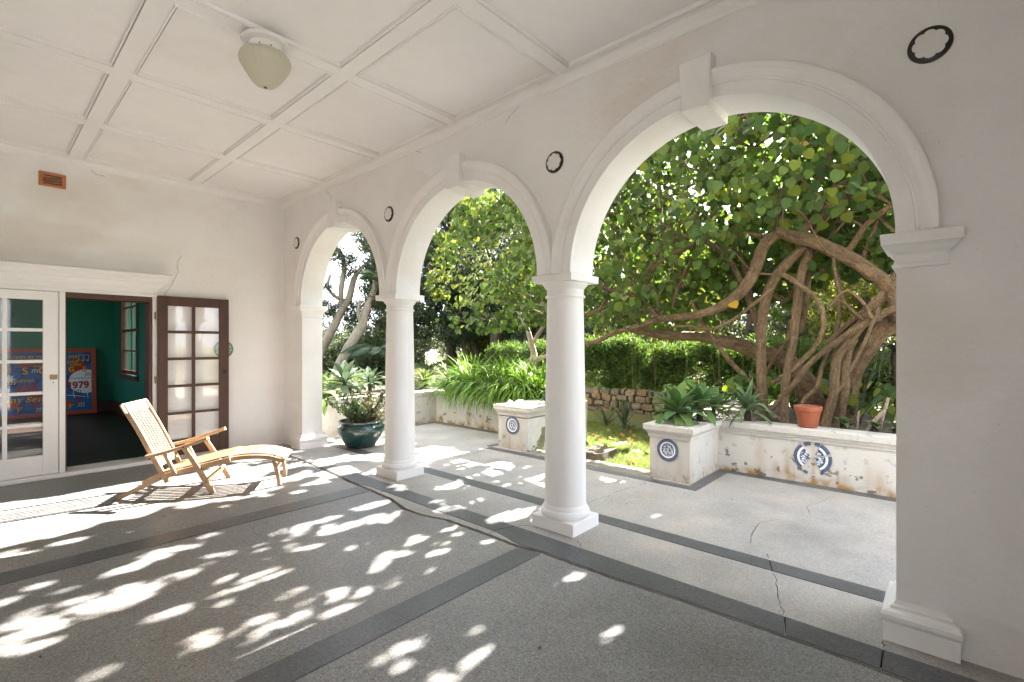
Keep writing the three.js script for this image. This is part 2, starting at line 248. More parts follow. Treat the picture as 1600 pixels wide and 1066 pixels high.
// ---------------------------------------------------------------- ceiling with battens
const CEIL = 3.64;
{
  const c = structure('porch_ceiling'), bx = [-1.56, -0.39, 0.78, 1.95, 3.14], bz = [0.5, -0.94, -2.22, -3.52, -4.80, -6.10, -7.46], hw = 0.06;
  part('ceiling_board', box(-1.75, 3.43, CEIL, CEIL + 0.12, -7.75, 0.72), ceilWhite, c);
  for (let i = 0; i < 4; i++) for (let j = 0; j < 6; j++) {
    const x0 = bx[i] + (i ? hw : 0.09), x1 = bx[i + 1] - (i < 3 ? hw : 0.09), z1 = bz[j] - (j ? hw : 0.09), z0 = bz[j + 1] + (j < 5 ? hw : 0.13);
    part('panel_moulding', mould(x0, x1, z0, z1, [[3.622, 0.002], [3.609, 0.0], [3.609, -0.010], [3.630, -0.011], [3.630, -0.016], [3.613, -0.017], [3.616, -0.025], [3.6395, -0.028]], false), ceilWhite, c);
  }
  for (let i = 1; i < 4; i++) part('batten', box(bx[i] - hw, bx[i] + hw, 3.620, CEIL - 0.001, -7.33, 0.41), ceilWhite, c);
  for (let j = 1; j < 6; j++) for (let i = 0; i < 4; i++) part('batten', box(bx[i] + (i ? hw : 0.09), bx[i + 1] - (i < 3 ? hw : 0.09), 3.6205, CEIL - 0.001, bz[j] - hw, bz[j] + hw), ceilWhite, c);
  part('batten', box(3.05, 3.139, 3.616, CEIL - 0.001, -7.33, 0.41), ceilWhite, c); part('batten', box(-1.559, -1.47, 3.616, CEIL - 0.001, -7.33, 0.41), ceilWhite, c);
  part('batten', box(-1.559, 3.139, 3.6165, CEIL - 0.001, -7.459, -7.33), ceilWhite, c); part('batten', box(-1.559, 3.139, 3.6165, CEIL - 0.001, 0.41, 0.499), ceilWhite, c);
  // small cornice where the ceiling meets the arcade and the house wall
  part('cornice', mould(-1.5, 3.10, -7.42, 0.46, [[3.545, 0.039], [3.55, 0.028], [3.565, 0.026], [3.58, 0.012], [3.605, 0.004], [3.6155, -0.012]], false), ceilWhite, c);
}
// ---------------------------------------------------------------- arcade
const ARC = [-1.19, -3.52, -5.85], COLZ = [-2.355, -4.685], SPRING = 2.06, WX0 = 3.14, WX1 = 3.44;
const blackGlaze = std({ color: lin(0.012, 0.011, 0.010), roughness: 0.35 }), tileWhite = std({ color: lin(0.74, 0.72, 0.70), roughness: 0.4 });
{
  const w = thing('arcade_wall', 'long white plastered wall pierced by three round arches', 'wall');
  const s = new THREE.Shape(); s.moveTo(-0.6, -0.04); s.lineTo(0.19, -0.04); s.lineTo(0.19, SPRING);
  ARC.forEach((z, i) => { s.absarc(-z, SPRING, 1.0, Math.PI, 0, true); if (i < 2) s.lineTo(-ARC[i + 1] - 1.0, SPRING); });
  s.lineTo(6.85, -0.04); s.lineTo(7.46, -0.04); s.lineTo(7.46, 3.9); s.lineTo(-0.6, 3.9);
  let g = new THREE.ExtrudeGeometry(s, { depth: WX1 - WX0, bevelEnabled: false, curveSegments: 48 }); g.rotateY(Math.PI / 2); g.translate(WX0, 0, 0);
  g = toCreasedNormals(g, 0.35); part('wall', uvm(g), arcadeMat, w);
  const prof = [[0.998, 0.002], [0.998, -0.022], [1.075, -0.022], [1.078, -0.034], [1.088, -0.036], [1.094, -0.031], [1.112, -0.033], [1.132, -0.043], [1.142, -0.056], [1.146, -0.058], [1.166, -0.058], [1.172, -0.054], [1.178, 0.002]];
  for (const cz of ARC) {
    const P = [], N = 72;
    const pt = (q, a) => { let z = cz + q[0] * Math.cos(a), y = SPRING + q[0] * Math.sin(a); const m = 1.1635; if (Math.abs(z - cz) > m) z = cz + Math.sign(z - cz) * m; return [WX0 + q[1], y, z]; };
    for (let i = 0; i < N; i++) for (let k = 0; k + 1 < prof.length; k++) { const a = i / N * Math.PI, b = (i + 1) / N * Math.PI, A = pt(prof[k], a), B = pt(prof[k + 1], a), C = pt(prof[k + 1], b), D = pt(prof[k], b); P.push(...A, ...C, ...B, ...A, ...D, ...C); }
    let ag = new THREE.BufferGeometry(); ag.setAttribute('position', new THREE.BufferAttribute(new Float32Array(P), 3)); ag.setAttribute('uv', new THREE.BufferAttribute(new Float32Array(P.length / 3 * 2), 2)); ag.computeVertexNormals();
    ag = toCreasedNormals(uvm(ag), 0.5); part('archivolt', ag, paintWhite, w);
    const k = new THREE.Shape([[-0.083, 2.995], [0.083, 2.995], [0.105, 3.315], [-0.105, 3.315]].map(q => new THREE.Vector2(q[0], q[1])));
    const kg = new THREE.ExtrudeGeometry(k, { depth: 0.365, bevelEnabled: true, bevelSize: 0.005, bevelThickness: 0.005, bevelSegments: 1, bevelOffset: -0.005 }); kg.rotateY(Math.PI / 2); kg.translate(3.06, 0, cz);
    part('keystone', uvm(kg), paintWhite, w);
  }
  // imposts and bases of the two end piers
  for (const [z0, z1] of [[-0.19, 0.0], [-7.04, -6.85]]) {
    part('impost', mould(WX0, WX1, z0, z1, [[1.885, 0.001], [1.888, 0.016], [1.902, 0.018], [1.906, 0.010], [1.918, 0.008], [1.95, 0.012], [1.965, 0.022], [1.985, 0.042], [1.998, 0.05], [2.0, 0.058], [2.052, 0.062], [2.056, 0.058]]), paintWhite, w);
    part('pier_base', mould(WX0, WX1, z0, z1, [[-0.03, 0.05], [0.095, 0.05], [0.098, 0.042], [0.10, 0.05], [0.115, 0.058], [0.135, 0.058], [0.152, 0.048], [0.16, 0.03], [0.163, 0.024], [0.176, 0.024], [0.182, 0.012], [0.2, 0.001]]), paintWhite, w);
  }
  // black roundels with a white scalloped flower
  for (const z of [-0.06, -2.355, -4.685, -7.02]) {
    const ring = lathe([[0, 0.010], [0.080, 0.010], [0.086, 0.006], [0.087, -0.006], [0, -0.006]], 40); ring.rotateZ(Math.PI / 2); ring.translate(WX0 - 0.002, 2.97, z);
    const m = part('roundel', ring, blackGlaze, w); const L = [];
    for (let i = 0; i < 96; i++) { const a = i / 96 * Math.PI * 2, r = 0.056 + 0.011 * Math.abs(Math.cos(a * 4)) ** 0.6; L.push(new THREE.Vector2(Math.cos(a) * r, Math.sin(a) * r)); }
    const f = new THREE.ExtrudeGeometry(new THREE.Shape(L), { depth: 0.004, bevelEnabled: true, bevelSize: 0.0015, bevelThickness: 0.0015, bevelSegments: 1 }); f.rotateY(-Math.PI / 2); f.translate(WX0 - 0.011, 2.97, z);
    part('flower', f, tileWhite, m);
  }
  part('wall_top', box(WX0 + 0.002, WX1 + 0.25, 3.9, 4.05, -7.7, 0.7), whiteWall, w);
}
const colLabels = ['smooth white round column between the two nearest arches', 'smooth white round column behind the teal pot, farther from the camera'];
COLZ.forEach((z, i) => {
  const c = thing('column', colLabels[i], 'column', [3.285, 0, z], 0, 'round columns of the arcade');
  part('plinth', mould(-0.185, 0.185, -0.205, 0.205, [[-0.03, 0], [0.092, 0], [0.098, -0.006]]), paintWhite, c);
  part('base_moulding', lathe([[0.0, 0.0985], [0.192, 0.0985], [0.2, 0.108], [0.203, 0.125], [0.2, 0.143], [0.191, 0.158], [0.182, 0.163], [0.182, 0.172], [0.176, 0.182], [0.171, 0.20]], 64), paintWhite, c);
  const sh = []; for (let k = 0; k <= 16; k++) { const t = k / 16; sh.push([0.171 - 0.022 * t ** 1.7, 0.198 + t * 1.682]); } part('shaft', lathe(sh, 72), whiteWall, c);
  part('capital', lathe([[0.149, 1.878], [0.162, 1.880], [0.166, 1.889], [0.162, 1.898], [0.151, 1.901], [0.151, 1.945], [0.154, 1.95], [0.166, 1.962], [0.182, 1.984], [0.190, 2.002], [0.190, 2.006], [0.0, 2.006]], 64), paintWhite, c);
  part('abacus', mould(-0.195, 0.195, -0.195, 0.195, [[2.0, -0.004], [2.004, 0], [2.054, 0.004], [2.0595, 0]]), paintWhite, c);
});
// ---------------------------------------------------------------- house wall with the french doors
const woodTex = (seed, c0, c1, sx) => { const a = makeNoise(seed), b = makeNoise(seed + 9); return texture(512, 512, (u, v) => { const w = fbm(b, u, v, 3, 3), g = fbm(a, u + w * 0.02, v * 0.08 + w * 0.05, 64, 3), f = a(u, v, 256, 8), t = clamp(0.65 * g + 0.35 * f + 0.3 * (w - 0.5), 0, 1); return [lerp(c0[0], c1[0], t), lerp(c0[1], c1[1], t), lerp(c0[2], c1[2], t)]; }); };
const brownTex = woodTex(61, [0.035, 0.014, 0.008], [0.11, 0.045, 0.025]);
const brownWood = std({ map: scaled(brownTex, 3, 1.2), roughness: 0.48, bumpMap: scaled(brownTex, 3, 1.2), bumpScale: 0.001 });
const glass = phys({ color: 0xffffff, transmission: 1, thickness: 0, roughness: 0.03, ior: 1.5 });
const brass = std({ color: lin(0.30, 0.20, 0.10), metalness: 0.8, roughness: 0.45 });
const iron = std({ color: lin(0.02, 0.016, 0.013), metalness: 0.4, roughness: 0.5 });
function frenchDoor(name, label, x0, x1, y0, y1, z0, z1, cols, rows, m, withLock, lockX) {
  const d = thing(name, label, 'door', [0, 0, 0], 0);
  const [a, b, c, e] = cols, zc = (z0 + z1) / 2;
  part('stile', cbox(x0, a, y0, y1, z0, z1, 0.003), m, d); part('stile', cbox(e, x1, y0, y1, z0, z1, 0.003), m, d);
  part('top_rail', cbox(a, e, rows[0][1], y1, z0 + 0.002, z1 - 0.002, 0.003), m, d); part('bottom_rail', cbox(a, e, y0, rows[4][0], z0 + 0.002, z1 - 0.002, 0.003), m, d);
  part('glazing_bar', cbox(b, c, rows[4][0], rows[0][1], z0 + 0.006, z1 - 0.006, 0.003), m, d);
  for (let k = 0; k < 4; k++) for (const [p, q] of [[a, b], [c, e]]) part('glazing_bar', cbox(p, q, rows[k + 1][1], rows[k][0], z0 + 0.008, z1 - 0.008, 0.003), m, d);
  for (let k = 0; k < 5; k++) for (const [p, q] of [[a, b], [c, e]]) part('pane', box(p - 0.004, q + 0.004, rows[k][0] - 0.004, rows[k][1] + 0.004, zc - 0.0015, zc + 0.0015), glass, d);
  return d;
}
const ROWS = [[1.676, 1.992], [1.328, 1.640], [0.976, 1.293], [0.622, 0.942], [0.268, 0.590]];
{
  const w = thing('house_wall', 'white plastered end wall of the house with the door opening', 'wall');
  const s = new THREE.Shape([[-1.75, -0.04], [3.44, -0.04], [3.44, 3.9], [-1.75, 3.9]].map(q => new THREE.Vector2(...q)));
  s.holes.push(new THREE.Path([[-0.36, 0.02], [-0.36, 2.13], [1.555, 2.13], [1.555, 0.02]].map(q => new THREE.Vector2(...q))));
  s.holes.push(new THREE.Path([[0.515, 3.285], [0.515, 3.393], [0.673, 3.393], [0.673, 3.285]].map(q => new THREE.Vector2(...q))));
  const g = new THREE.ExtrudeGeometry(s, { depth: 0.28, bevelEnabled: false }); g.translate(0, 0, -7.74); part('wall', uvm(g), houseMat, w);
  part('door_hood', mould(-0.52, 1.545, -7.5, -7.448, [[2.135, 0.0], [2.17, 0.004], [2.172, 0.022], [2.195, 0.024], [2.2, 0.04], [2.215, 0.044], [2.235, 0.06], [2.262, 0.074], [2.268, 0.092], [2.29, 0.096], [2.305, 0.112], [2.318, 0.12], [2.322, 0.14], [2.362, 0.145], [2.372, 0.135]]), paintWhite, w);
  part('head_casing', cbox(-0.42, 1.60, 2.095, 2.134, -7.50, -7.44), paintWhite, w);
  part('jamb_casing', cbox(1.512, 1.556, 0.02, 2.094, -7.74, -7.445), paintWhite, w);
  part('mullion_post', cbox(0.648, 0.700, 0.045, 2.094, -7.62, -7.447), paintWhite, w);
  part('threshold', cbox(-0.42, 1.60, 0.0, 0.045, -7.76, -7.405, 0.006), paintWhite, w);
  part('inner_head', cbox(0.700, 1.512, 2.03, 2.094, -7.72, -7.46), brownWood, w);
  part('inner_jamb', cbox(1.478, 1.511, 0.045, 2.03, -7.72, -7.465), brownWood, w);
  part('inner_jamb', cbox(0.701, 0.716, 0.045, 2.03, -7.72, -7.50), brownWood, w);
  for (const y of [0.35, 1.05, 1.86]) { const h = new THREE.CylinderGeometry(0.009, 0.009, 0.09, 12); h.translate(1.535, y, -7.437); part('hinge', h, brass, w); }
  const d = frenchDoor('glazed_door', 'closed white painted glazed door with ten small panes', -0.30, 0.645, 0.05, 2.09, -7.505, -7.462, [-0.17, 0.204, 0.242, 0.517], ROWS, paintWhite);
  part('lock_plate', cbox(0.572, 0.634, 1.105, 1.158, -7.4625, -7.452, 0.002), brass, d);
  const kh = new THREE.CylinderGeometry(0.006, 0.006, 0.012, 10); kh.rotateX(Math.PI / 2); kh.translate(0.6, 1.07, -7.462); part('keyhole', kh, iron, d);
  const b = frenchDoor('glazed_door', 'dark brown glazed door swung open flat against the white wall', 1.556, 2.365, 0.06, 2.115, -7.432, -7.39, [1.66, 1.928, 1.965, 2.25], ROWS, brownWood);
  part('lock_plate', cbox(2.288, 2.34, 1.10, 1.15, -7.39, -7.384, 0.002), iron, b);
}
// side wall and back wall of the porch, behind and beside the camera
solo('side_wall', box(-1.75, -1.56, -0.04, 3.9, -7.46, 0.7), whiteWall, 'white plastered side wall of the porch, left of the camera', 'wall');
{ // behind the camera the porch opens through one door-wide bay onto a pale paved court
  const s = new THREE.Shape([[-1.56, -0.04], [3.14, -0.04], [3.14, 3.9], [-1.56, 3.9]].map(q => new THREE.Vector2(...q)));
  s.holes.push(new THREE.Path([[-1.3, 0.0], [-1.3, 2.5], [0.55, 2.5], [0.55, 0.0]].map(q => new THREE.Vector2(...q))));
  const g = new THREE.ExtrudeGeometry(s, { depth: 0.2, bevelEnabled: false }); g.translate(0, 0, 0.5);
  solo('end_wall', uvm(g), whiteWall, 'white plastered end wall of the porch with one open doorway, behind the camera', 'wall');
  const c = structure('paved_court'); part('paving', box(-5, 3.13, -0.12, -0.006, 0.702, 9), kerbMat, c); part('paving', box(3.13, 5.4, -0.12, -0.006, 1.32, 9), kerbMat, c);
}
// ---------------------------------------------------------------- the room behind the doors
{
  const tealTex = texture(256, 256, (u, v) => { const a = fbm(n1, u, v, 4, 4), b = n2(u, v, 100); const k = 0.8 + 0.3 * a + 0.06 * b; return [0.008 * k, 0.19 * k, 0.135 * k]; });
  const teal = std({ map: scaled(tealTex, 0.5, 0.5), roughness: 0.6 });
  const darkFloorTex = woodTex(81, [0.016, 0.010, 0.008], [0.055, 0.036, 0.028]);
  const darkFloor = std({ map: scaled(darkFloorTex, 1, 2), roughness: 0.45 });
  const g = new THREE.Shape([[7.74, -0.04], [14.3, -0.04], [14.3, 3.6], [7.74, 3.6]].map(q => new THREE.Vector2(...q)));
  g.holes.push(new THREE.Path([[11.62, 0.86], [13.1, 0.86], [13.1, 2.75], [11.62, 2.75]].map(q => new THREE.Vector2(...q))));
  const rg = new THREE.ExtrudeGeometry(g, { depth: 0.28, bevelEnabled: false }); rg.rotateY(Math.PI / 2); rg.translate(2.12, 0, 0);
  const rw = thing('room_wall', 'teal painted room wall with the tall dark window', 'wall'); part('wall', uvm(rg), teal, rw);
  part('skirting', cbox(2.095, 2.119, 0.0, 0.24, -14.0, -7.75), brownWood, rw);
  const bw = thing('room_wall', 'teal painted wall at the back of the room', 'wall'); part('wall', box(-2.5, 2.4, -0.04, 3.6, -14.3, -14.02), teal, bw); part('skirting', cbox(-2.2, 2.094, 0, 0.24, -14.019, -13.995), brownWood, bw);
  const hl = new THREE.Shape([[7.76, -0.04], [14.019, -0.04], [14.019, 3.6], [7.76, 3.6]].map(q => new THREE.Vector2(...q))); hl.holes.push(new THREE.Path([[10.2, 0.9], [12.0, 0.9], [12.0, 2.7], [10.2, 2.7]].map(q => new THREE.Vector2(...q))));
  const hg = new THREE.ExtrudeGeometry(hl, { depth: 0.3, bevelEnabled: false }); hg.rotateY(Math.PI / 2); hg.translate(-2.5, 0, 0); solo('room_wall', uvm(hg), teal, 'teal painted wall with a wide opening on the hidden left side of the room', 'wall');
  const inner = thing('room_wall', 'teal painted inner face of the door wall', 'wall'); part('wall', box(1.60, 2.119, 0.0, 3.35, -7.762, -7.742), teal, inner); part('wall', box(-2.199, -0.4, 0.0, 3.35, -7.762, -7.742), teal, inner); part('wall', box(-0.4, 1.6, 2.14, 3.35, -7.762, -7.742), teal, inner);
  const cl = structure('room_ceiling'); part('ceiling_board', box(-2.5, 2.4, 3.36, 3.6, -14.3, -7.74), ceilWhite, cl);
  const fl = structure('room_floor'); part('underlay', box(-2.5, 2.4, -0.3, -0.02, -14.3, -7.48), soilMat, fl);
  const R = rng(7), tones = [0.8, 0.95, 1.1, 1.25].map(k => { const m = darkFloor.clone(); m.color = lin(k, k, k); return m; });
  for (let z = -14.01; z < -7.78; z += 0.128) part('plank', cbox(-2.199, 2.119, -0.019, 0, z, Math.min(z + 0.1265, -7.762), 0.0015), tones[Math.floor(R() * 4)], fl);
  // window in the right-hand wall
  const win = thing('sash_window', 'tall narrow dark framed window in the teal wall', 'window');
  const F = (a, b, c, d, e, f, n = 'frame') => part(n, cbox(a, b, c, d, e, f, 0.003), brownWood, win);
  F(2.09, 2.119, 0.78, 0.86, -13.22, -11.5, 'sill'); F(2.05, 2.119, 0.84, 0.88, -13.25, -11.47, 'sill');
  F(2.10, 2.20, 0.86, 2.80, -13.18, -13.06); F(2.10, 2.20, 0.86, 2.80, -11.66, -11.54); F(2.10, 2.20, 2.70, 2.80, -13.06, -11.66); F(2.14, 2.19, 0.88, 0.96, -13.06, -11.66); F(2.13, 2.18, 1.76, 1.81, -13.06, -11.66, 'meeting_rail');
  F(2.15, 2.18, 0.96, 2.70, -12.38, -12.34, 'glazing_bar'); F(2.15, 2.18, 1.35, 1.38, -13.06, -12.38, 'glazing_bar'); F(2.15, 2.18, 1.35, 1.38, -12.34, -11.66, 'glazing_bar'); F(2.15, 2.18, 2.25, 2.28, -13.06, -12.38, 'glazing_bar'); F(2.15, 2.18, 2.25, 2.28, -12.34, -11.66, 'glazing_bar');
  for (const [z0, z1] of [[-13.06, -12.38], [-12.34, -11.66]]) for (const [y0, y1] of [[0.96, 1.35], [1.38, 1.76], [1.81, 2.25], [2.28, 2.70]]) part('pane', box(2.164, 2.167, y0, y1, z0, z1), glass, win);
  solo('roof', box(-2.6, 3.72, 4.05, 4.25, -14.5, 0.9), ceilWhite, 'flat roof over the porch and the room', 'roof');
  // chandelier far inside the room
  const ch = thing('chandelier', 'small dark candle chandelier hanging inside the teal room', 'chandelier', [0.16, 1.9, -10.5]);
  const tube = (pts, r, n = 16) => new THREE.TubeGeometry(new THREE.CatmullRomCurve3(pts.map(q => V(...q))), n, r, 6);
  part('stem', tube([[0, -0.08, 0], [0, 0.5, 0], [0, 1.46, 0]], 0.008), iron, ch);
  for (let k = 0; k < 5; k++) { const a = k / 5 * Math.PI * 2 + 0.05, c = Math.cos(a), q = Math.sin(a); const arm = part('arm', tube([[0, -0.06, 0], [0.1 * c, -0.1, 0.1 * q], [0.2 * c, -0.07, 0.2 * q], [0.24 * c, 0.0, 0.24 * q]], 0.008), iron, ch); const cup = lathe([[0, 0], [0.03, 0.004], [0.032, 0.012], [0.012, 0.014], [0.012, 0.09], [0, 0.09]], 12); cup.translate(0.24 * c, 0, 0.24 * q); part('candle', cup, iron, arm); }
}
// ---------------------------------------------------------------- poster leaning on the far wall of the room
{
  const W = 1536, H = 860, cv = document.createElement('canvas'); cv.width = W; cv.height = H; const c = cv.getContext('2d');
  const X0 = -0.55, X1 = 1.72, ux = x => (x - X0) / (X1 - X0) * W, uy = y => H - (y - 0.08) / 1.25 * H, S = W / (X1 - X0);
  const R = rng(12);
  c.fillStyle = '#1f5fa0'; c.fillRect(0, 0, W, H);
  for (let k = 0; k < 60; k++) { c.fillStyle = ['#2a74b8', '#18508e', '#3a6fb0', '#223f86'][k % 4]; c.beginPath(); c.ellipse(R() * W, R() * H, 30 + R() * 90, 20 + R() * 50, R() * 3, 0, 7); c.fill(); }
  const blot = (x, y, w, h, col) => { c.fillStyle = col; c.beginPath(); for (let k = 0; k <= 14; k++) { const a = k / 14 * 6.283, q = 0.7 + 0.45 * R(); c.lineTo(ux(x) + Math.cos(a) * w * q * S / 2, uy(y) + Math.sin(a) * h * q * S / 2); } c.fill(); };
  blot(0.78, 1.12, 0.42, 0.16, '#b8402a'); blot(1.5, 1.0, 0.3, 0.4, '#a8321e'); blot(0.2, 1.0, 0.6, 0.3, '#7d2f6a'); blot(-0.2, 0.6, 0.5, 0.4, '#b8402a'); blot(0.85, 0.42, 0.3, 0.26, '#8a2636'); blot(1.3, 0.22, 0.24, 0.18, '#a83a24'); blot(0.5, 0.3, 0.22, 0.18, '#b8402a'); blot(1.12, 0.75, 0.3, 0.2, '#6a2a5a');
  c.fillStyle = '#dfe3ea'; c.beginPath(); c.ellipse(ux(1.62), uy(0.70), 0.27 * S, 0.26 * S, 0, 0, 7); c.fill();
  c.beginPath(); for (let k = 0; k < 16; k++) { const a = k / 16 * 6.283, q = (k % 2 ? 0.05 : 0.11) * S; c.lineTo(ux(0.47) + Math.cos(a) * q, uy(0.80) + Math.sin(a) * q); } c.fill();
  const T = (t, x, y, h, col, font = 'bold', fam = 'sans-serif', sx = 1, rot = 0) => { c.save(); c.translate(ux(x), uy(y)); c.rotate(rot); c.scale(sx, 1); c.font = `${font} ${Math.round(h * S)}px ${fam}`; c.textAlign = 'center'; c.textBaseline = 'middle'; c.lineWidth = 5; c.strokeStyle = '#2a1c30'; c.strokeText(t, 0, 0); c.fillStyle = col; c.fillText(t, 0, 0); c.restore(); };
  T('STORY OF THE', 0.74, 1.235, 0.075, '#d6b23c'); T('ASE', 1.43, 1.24, 0.085, '#d6b23c'); T('ing', 1.41, 1.13, 0.11, '#e0a030', 'italic bold', 'serif'); T('wom', 1.46, 1.065, 0.08, '#c8b040', 'italic bold', 'serif'); T('olou', 0.62, 1.05, 0.07, '#d08a30', 'italic bold', 'serif'); T('sound', 0.92, 1.05, 0.07, '#d6b23c', 'italic bold', 'serif');
  T('S', 0.70, 0.955, 0.2, '#f0a01c'); T('O', 0.96, 0.955, 0.2, '#f0a01c'); T('N', 1.19, 0.955, 0.2, '#f0a01c'); T('G', 1.40, 0.965, 0.15, '#f0b01c'); T('S', 1.61, 0.965, 0.15, '#f0a01c');
  T('SWING', 0.70, 0.755, 0.085, '#c9a24a'); T('E', 0.98, 0.755, 0.085, '#c9a24a'); T('JAN 1', 0.80, 0.60, 0.19, '#c0222a', 'bold', 'sans-serif', 0.95); T('1979', 1.50, 0.625, 0.20, '#a31d22', 'bold', 'sans-serif', 0.82, -0.02);
  T('ony Sena', 0.72, 0.375, 0.15, '#e0b038', 'italic bold', 'serif'); T('B', 0.86, 0.24, 0.18, '#9a2438'); T('y', 0.6, 0.2, 0.16, '#d69428', 'italic bold', 'serif'); T('h', 1.5, 0.3, 0.16, '#a8302a'); T('y', 1.37, 0.2, 0.14, '#e0a030', 'italic bold', 'serif');
  c.strokeStyle = '#6a5a20'; c.lineWidth = 6; c.beginPath(); for (let k = 0; k <= 20; k++) c.lineTo(ux(1.36 + k * 0.018), uy(0.77) + (k % 4 < 2 ? 7 : -7)); c.stroke();
  const note = (x, y, s, col) => { c.strokeStyle = c.fillStyle = col; c.lineWidth = 7; for (const dx of [0, 0.06, 0.12]) { c.beginPath(); c.ellipse(ux(x + dx * s), uy(y), 11 * s, 8 * s, -0.3, 0, 7); c.fill(); c.beginPath(); c.moveTo(ux(x + dx * s) + 10 * s, uy(y)); c.lineTo(ux(x + dx * s) + 10 * s, uy(y + 0.09 * s)); c.stroke(); } c.beginPath(); c.moveTo(ux(x) + 10 * s, uy(y + 0.09 * s)); c.lineTo(ux(x + 0.12 * s) + 10 * s, uy(y + 0.09 * s)); c.stroke(); };
  note(1.5, 1.15, 1.35, '#d6b23c'); note(0.8, 0.93, 0.6, '#e8e0c8'); note(1.62, 0.82, 0.6, '#57141c'); note(1.46, 0.46, 0.6, '#40141c'); note(1.5, 0.17, 0.7, '#d8c070'); note(0.86, 0.12, 0.7, '#cfc08a'); note(0.45, 0.7, 0.8, '#e8e0c8'); note(0.1, 0.9, 0.9, '#d6b23c');
  c.strokeStyle = '#dfe6ee'; c.lineWidth = 7; c.beginPath(); c.moveTo(ux(1.28), uy(0.43)); c.lineTo(ux(1.62), uy(0.37)); c.moveTo(ux(1.64), uy(0.5)); c.lineTo(ux(1.66), uy(0.33)); c.moveTo(ux(1.42), uy(0.5)); c.lineTo(ux(1.44), uy(0.36)); c.stroke();
  const t = new THREE.CanvasTexture(cv); t.colorSpace = THREE.SRGBColorSpace;
  const p = thing('poster', 'large blue hand painted music poster with orange red frame on the room floor', 'poster', [0, 0.005, -13.78]); p.rotation.x = -0.12;
  const pg = new THREE.PlaneGeometry(X1 - X0, 1.25); pg.translate((X0 + X1) / 2, 0.08 + 0.625, 0.012);
  part('painted_panel', pg, std({ map: t, roughness: 0.6 }), p); part('backing', box(X0, X1, 0.08, 1.33, -0.01, 0.008), std({ color: lin(0.1, 0.07, 0.05), roughness: 0.9 }), p);
  const fr = std({ color: lin(0.40, 0.075, 0.03), roughness: 0.55 });
  part('frame', cbox(X0 - 0.08, X1 + 0.08, 0, 0.081, -0.015, 0.03), fr, p); part('frame', cbox(X0 - 0.08, X1 + 0.08, 1.329, 1.41, -0.015, 0.03), fr, p); part('frame', cbox(X0 - 0.08, X0, 0.081, 1.329, -0.015, 0.03), fr, p); part('frame', cbox(X1, X1 + 0.08, 0.081, 1.329, -0.015, 0.03), fr, p);
}
// ---------------------------------------------------------------- things on the house wall
{
  const terra = std({ color: lin(0.46, 0.17, 0.065), roughness: 0.8, bumpMap: scaled(plasterBump, 4, 4), bumpScale: 0.002 });
  const v = thing('air_vent', 'small terracotta slotted air vent high on the house wall', 'vent', [0.594, 3.339, -7.459]);
  part('frame', cbox(-0.112, -0.078, -0.079, 0.079, 0, 0.018), terra, v); part('frame', cbox(0.078, 0.112, -0.079, 0.079, 0, 0.018), terra, v); part('frame', cbox(-0.082, 0.082, 0.052, 0.079, 0, 0.0175), terra, v); part('frame', cbox(-0.082, 0.082, -0.079, -0.052, 0, 0.0175), terra, v);
  for (let k = 0; k < 3; k++) part('slat', cbox(-0.079, 0.079, -0.033 + k * 0.0265, -0.022 + k * 0.0265, -0.004, 0.014, 0.002), terra, v);
  // green plate
  const cv = document.createElement('canvas'); cv.width = cv.height = 256; const c = cv.getContext('2d'), R = rng(3); c.fillStyle = '#9db3a0'; c.fillRect(0, 0, 256, 256);
  c.strokeStyle = '#4a6a58'; c.lineWidth = 12; c.beginPath(); c.arc(128, 128, 112, 0, 7); c.stroke(); c.lineWidth = 4; c.beginPath(); c.arc(128, 128, 78, 0, 7); c.stroke();
  for (let k = 0; k < 46; k++) { const a = k / 46 * 6.283, r = k % 2 ? 96 : 60 * R(); c.fillStyle = k % 3 ? '#557562' : '#c4d4bd'; c.beginPath(); c.ellipse(128 + Math.cos(a) * r, 128 + Math.sin(a) * r, 9, 5, a, 0, 7); c.fill(); }
  const t = new THREE.CanvasTexture(cv); t.colorSpace = THREE.SRGBColorSpace;
  const pl = lathe([[0, 0.008], [0.07, 0.008], [0.085, 0.014], [0.122, 0.022], [0.124, 0.018], [0.08, 0.0], [0, 0.0]], 40); const pos = pl.attributes.position, uv = pl.attributes.uv; for (let i = 0; i < pos.count; i++) uv.setXY(i, 0.5 + pos.getX(i) / 0.25, 0.5 + pos.getZ(i) / 0.25);
  pl.rotateX(Math.PI / 2); pl.translate(2.315, 1.43, -7.459);
  solo('wall_plate', pl, std({ map: t, roughness: 0.3 }), 'round green patterned plate on the wall behind the brown door', 'plate');
}
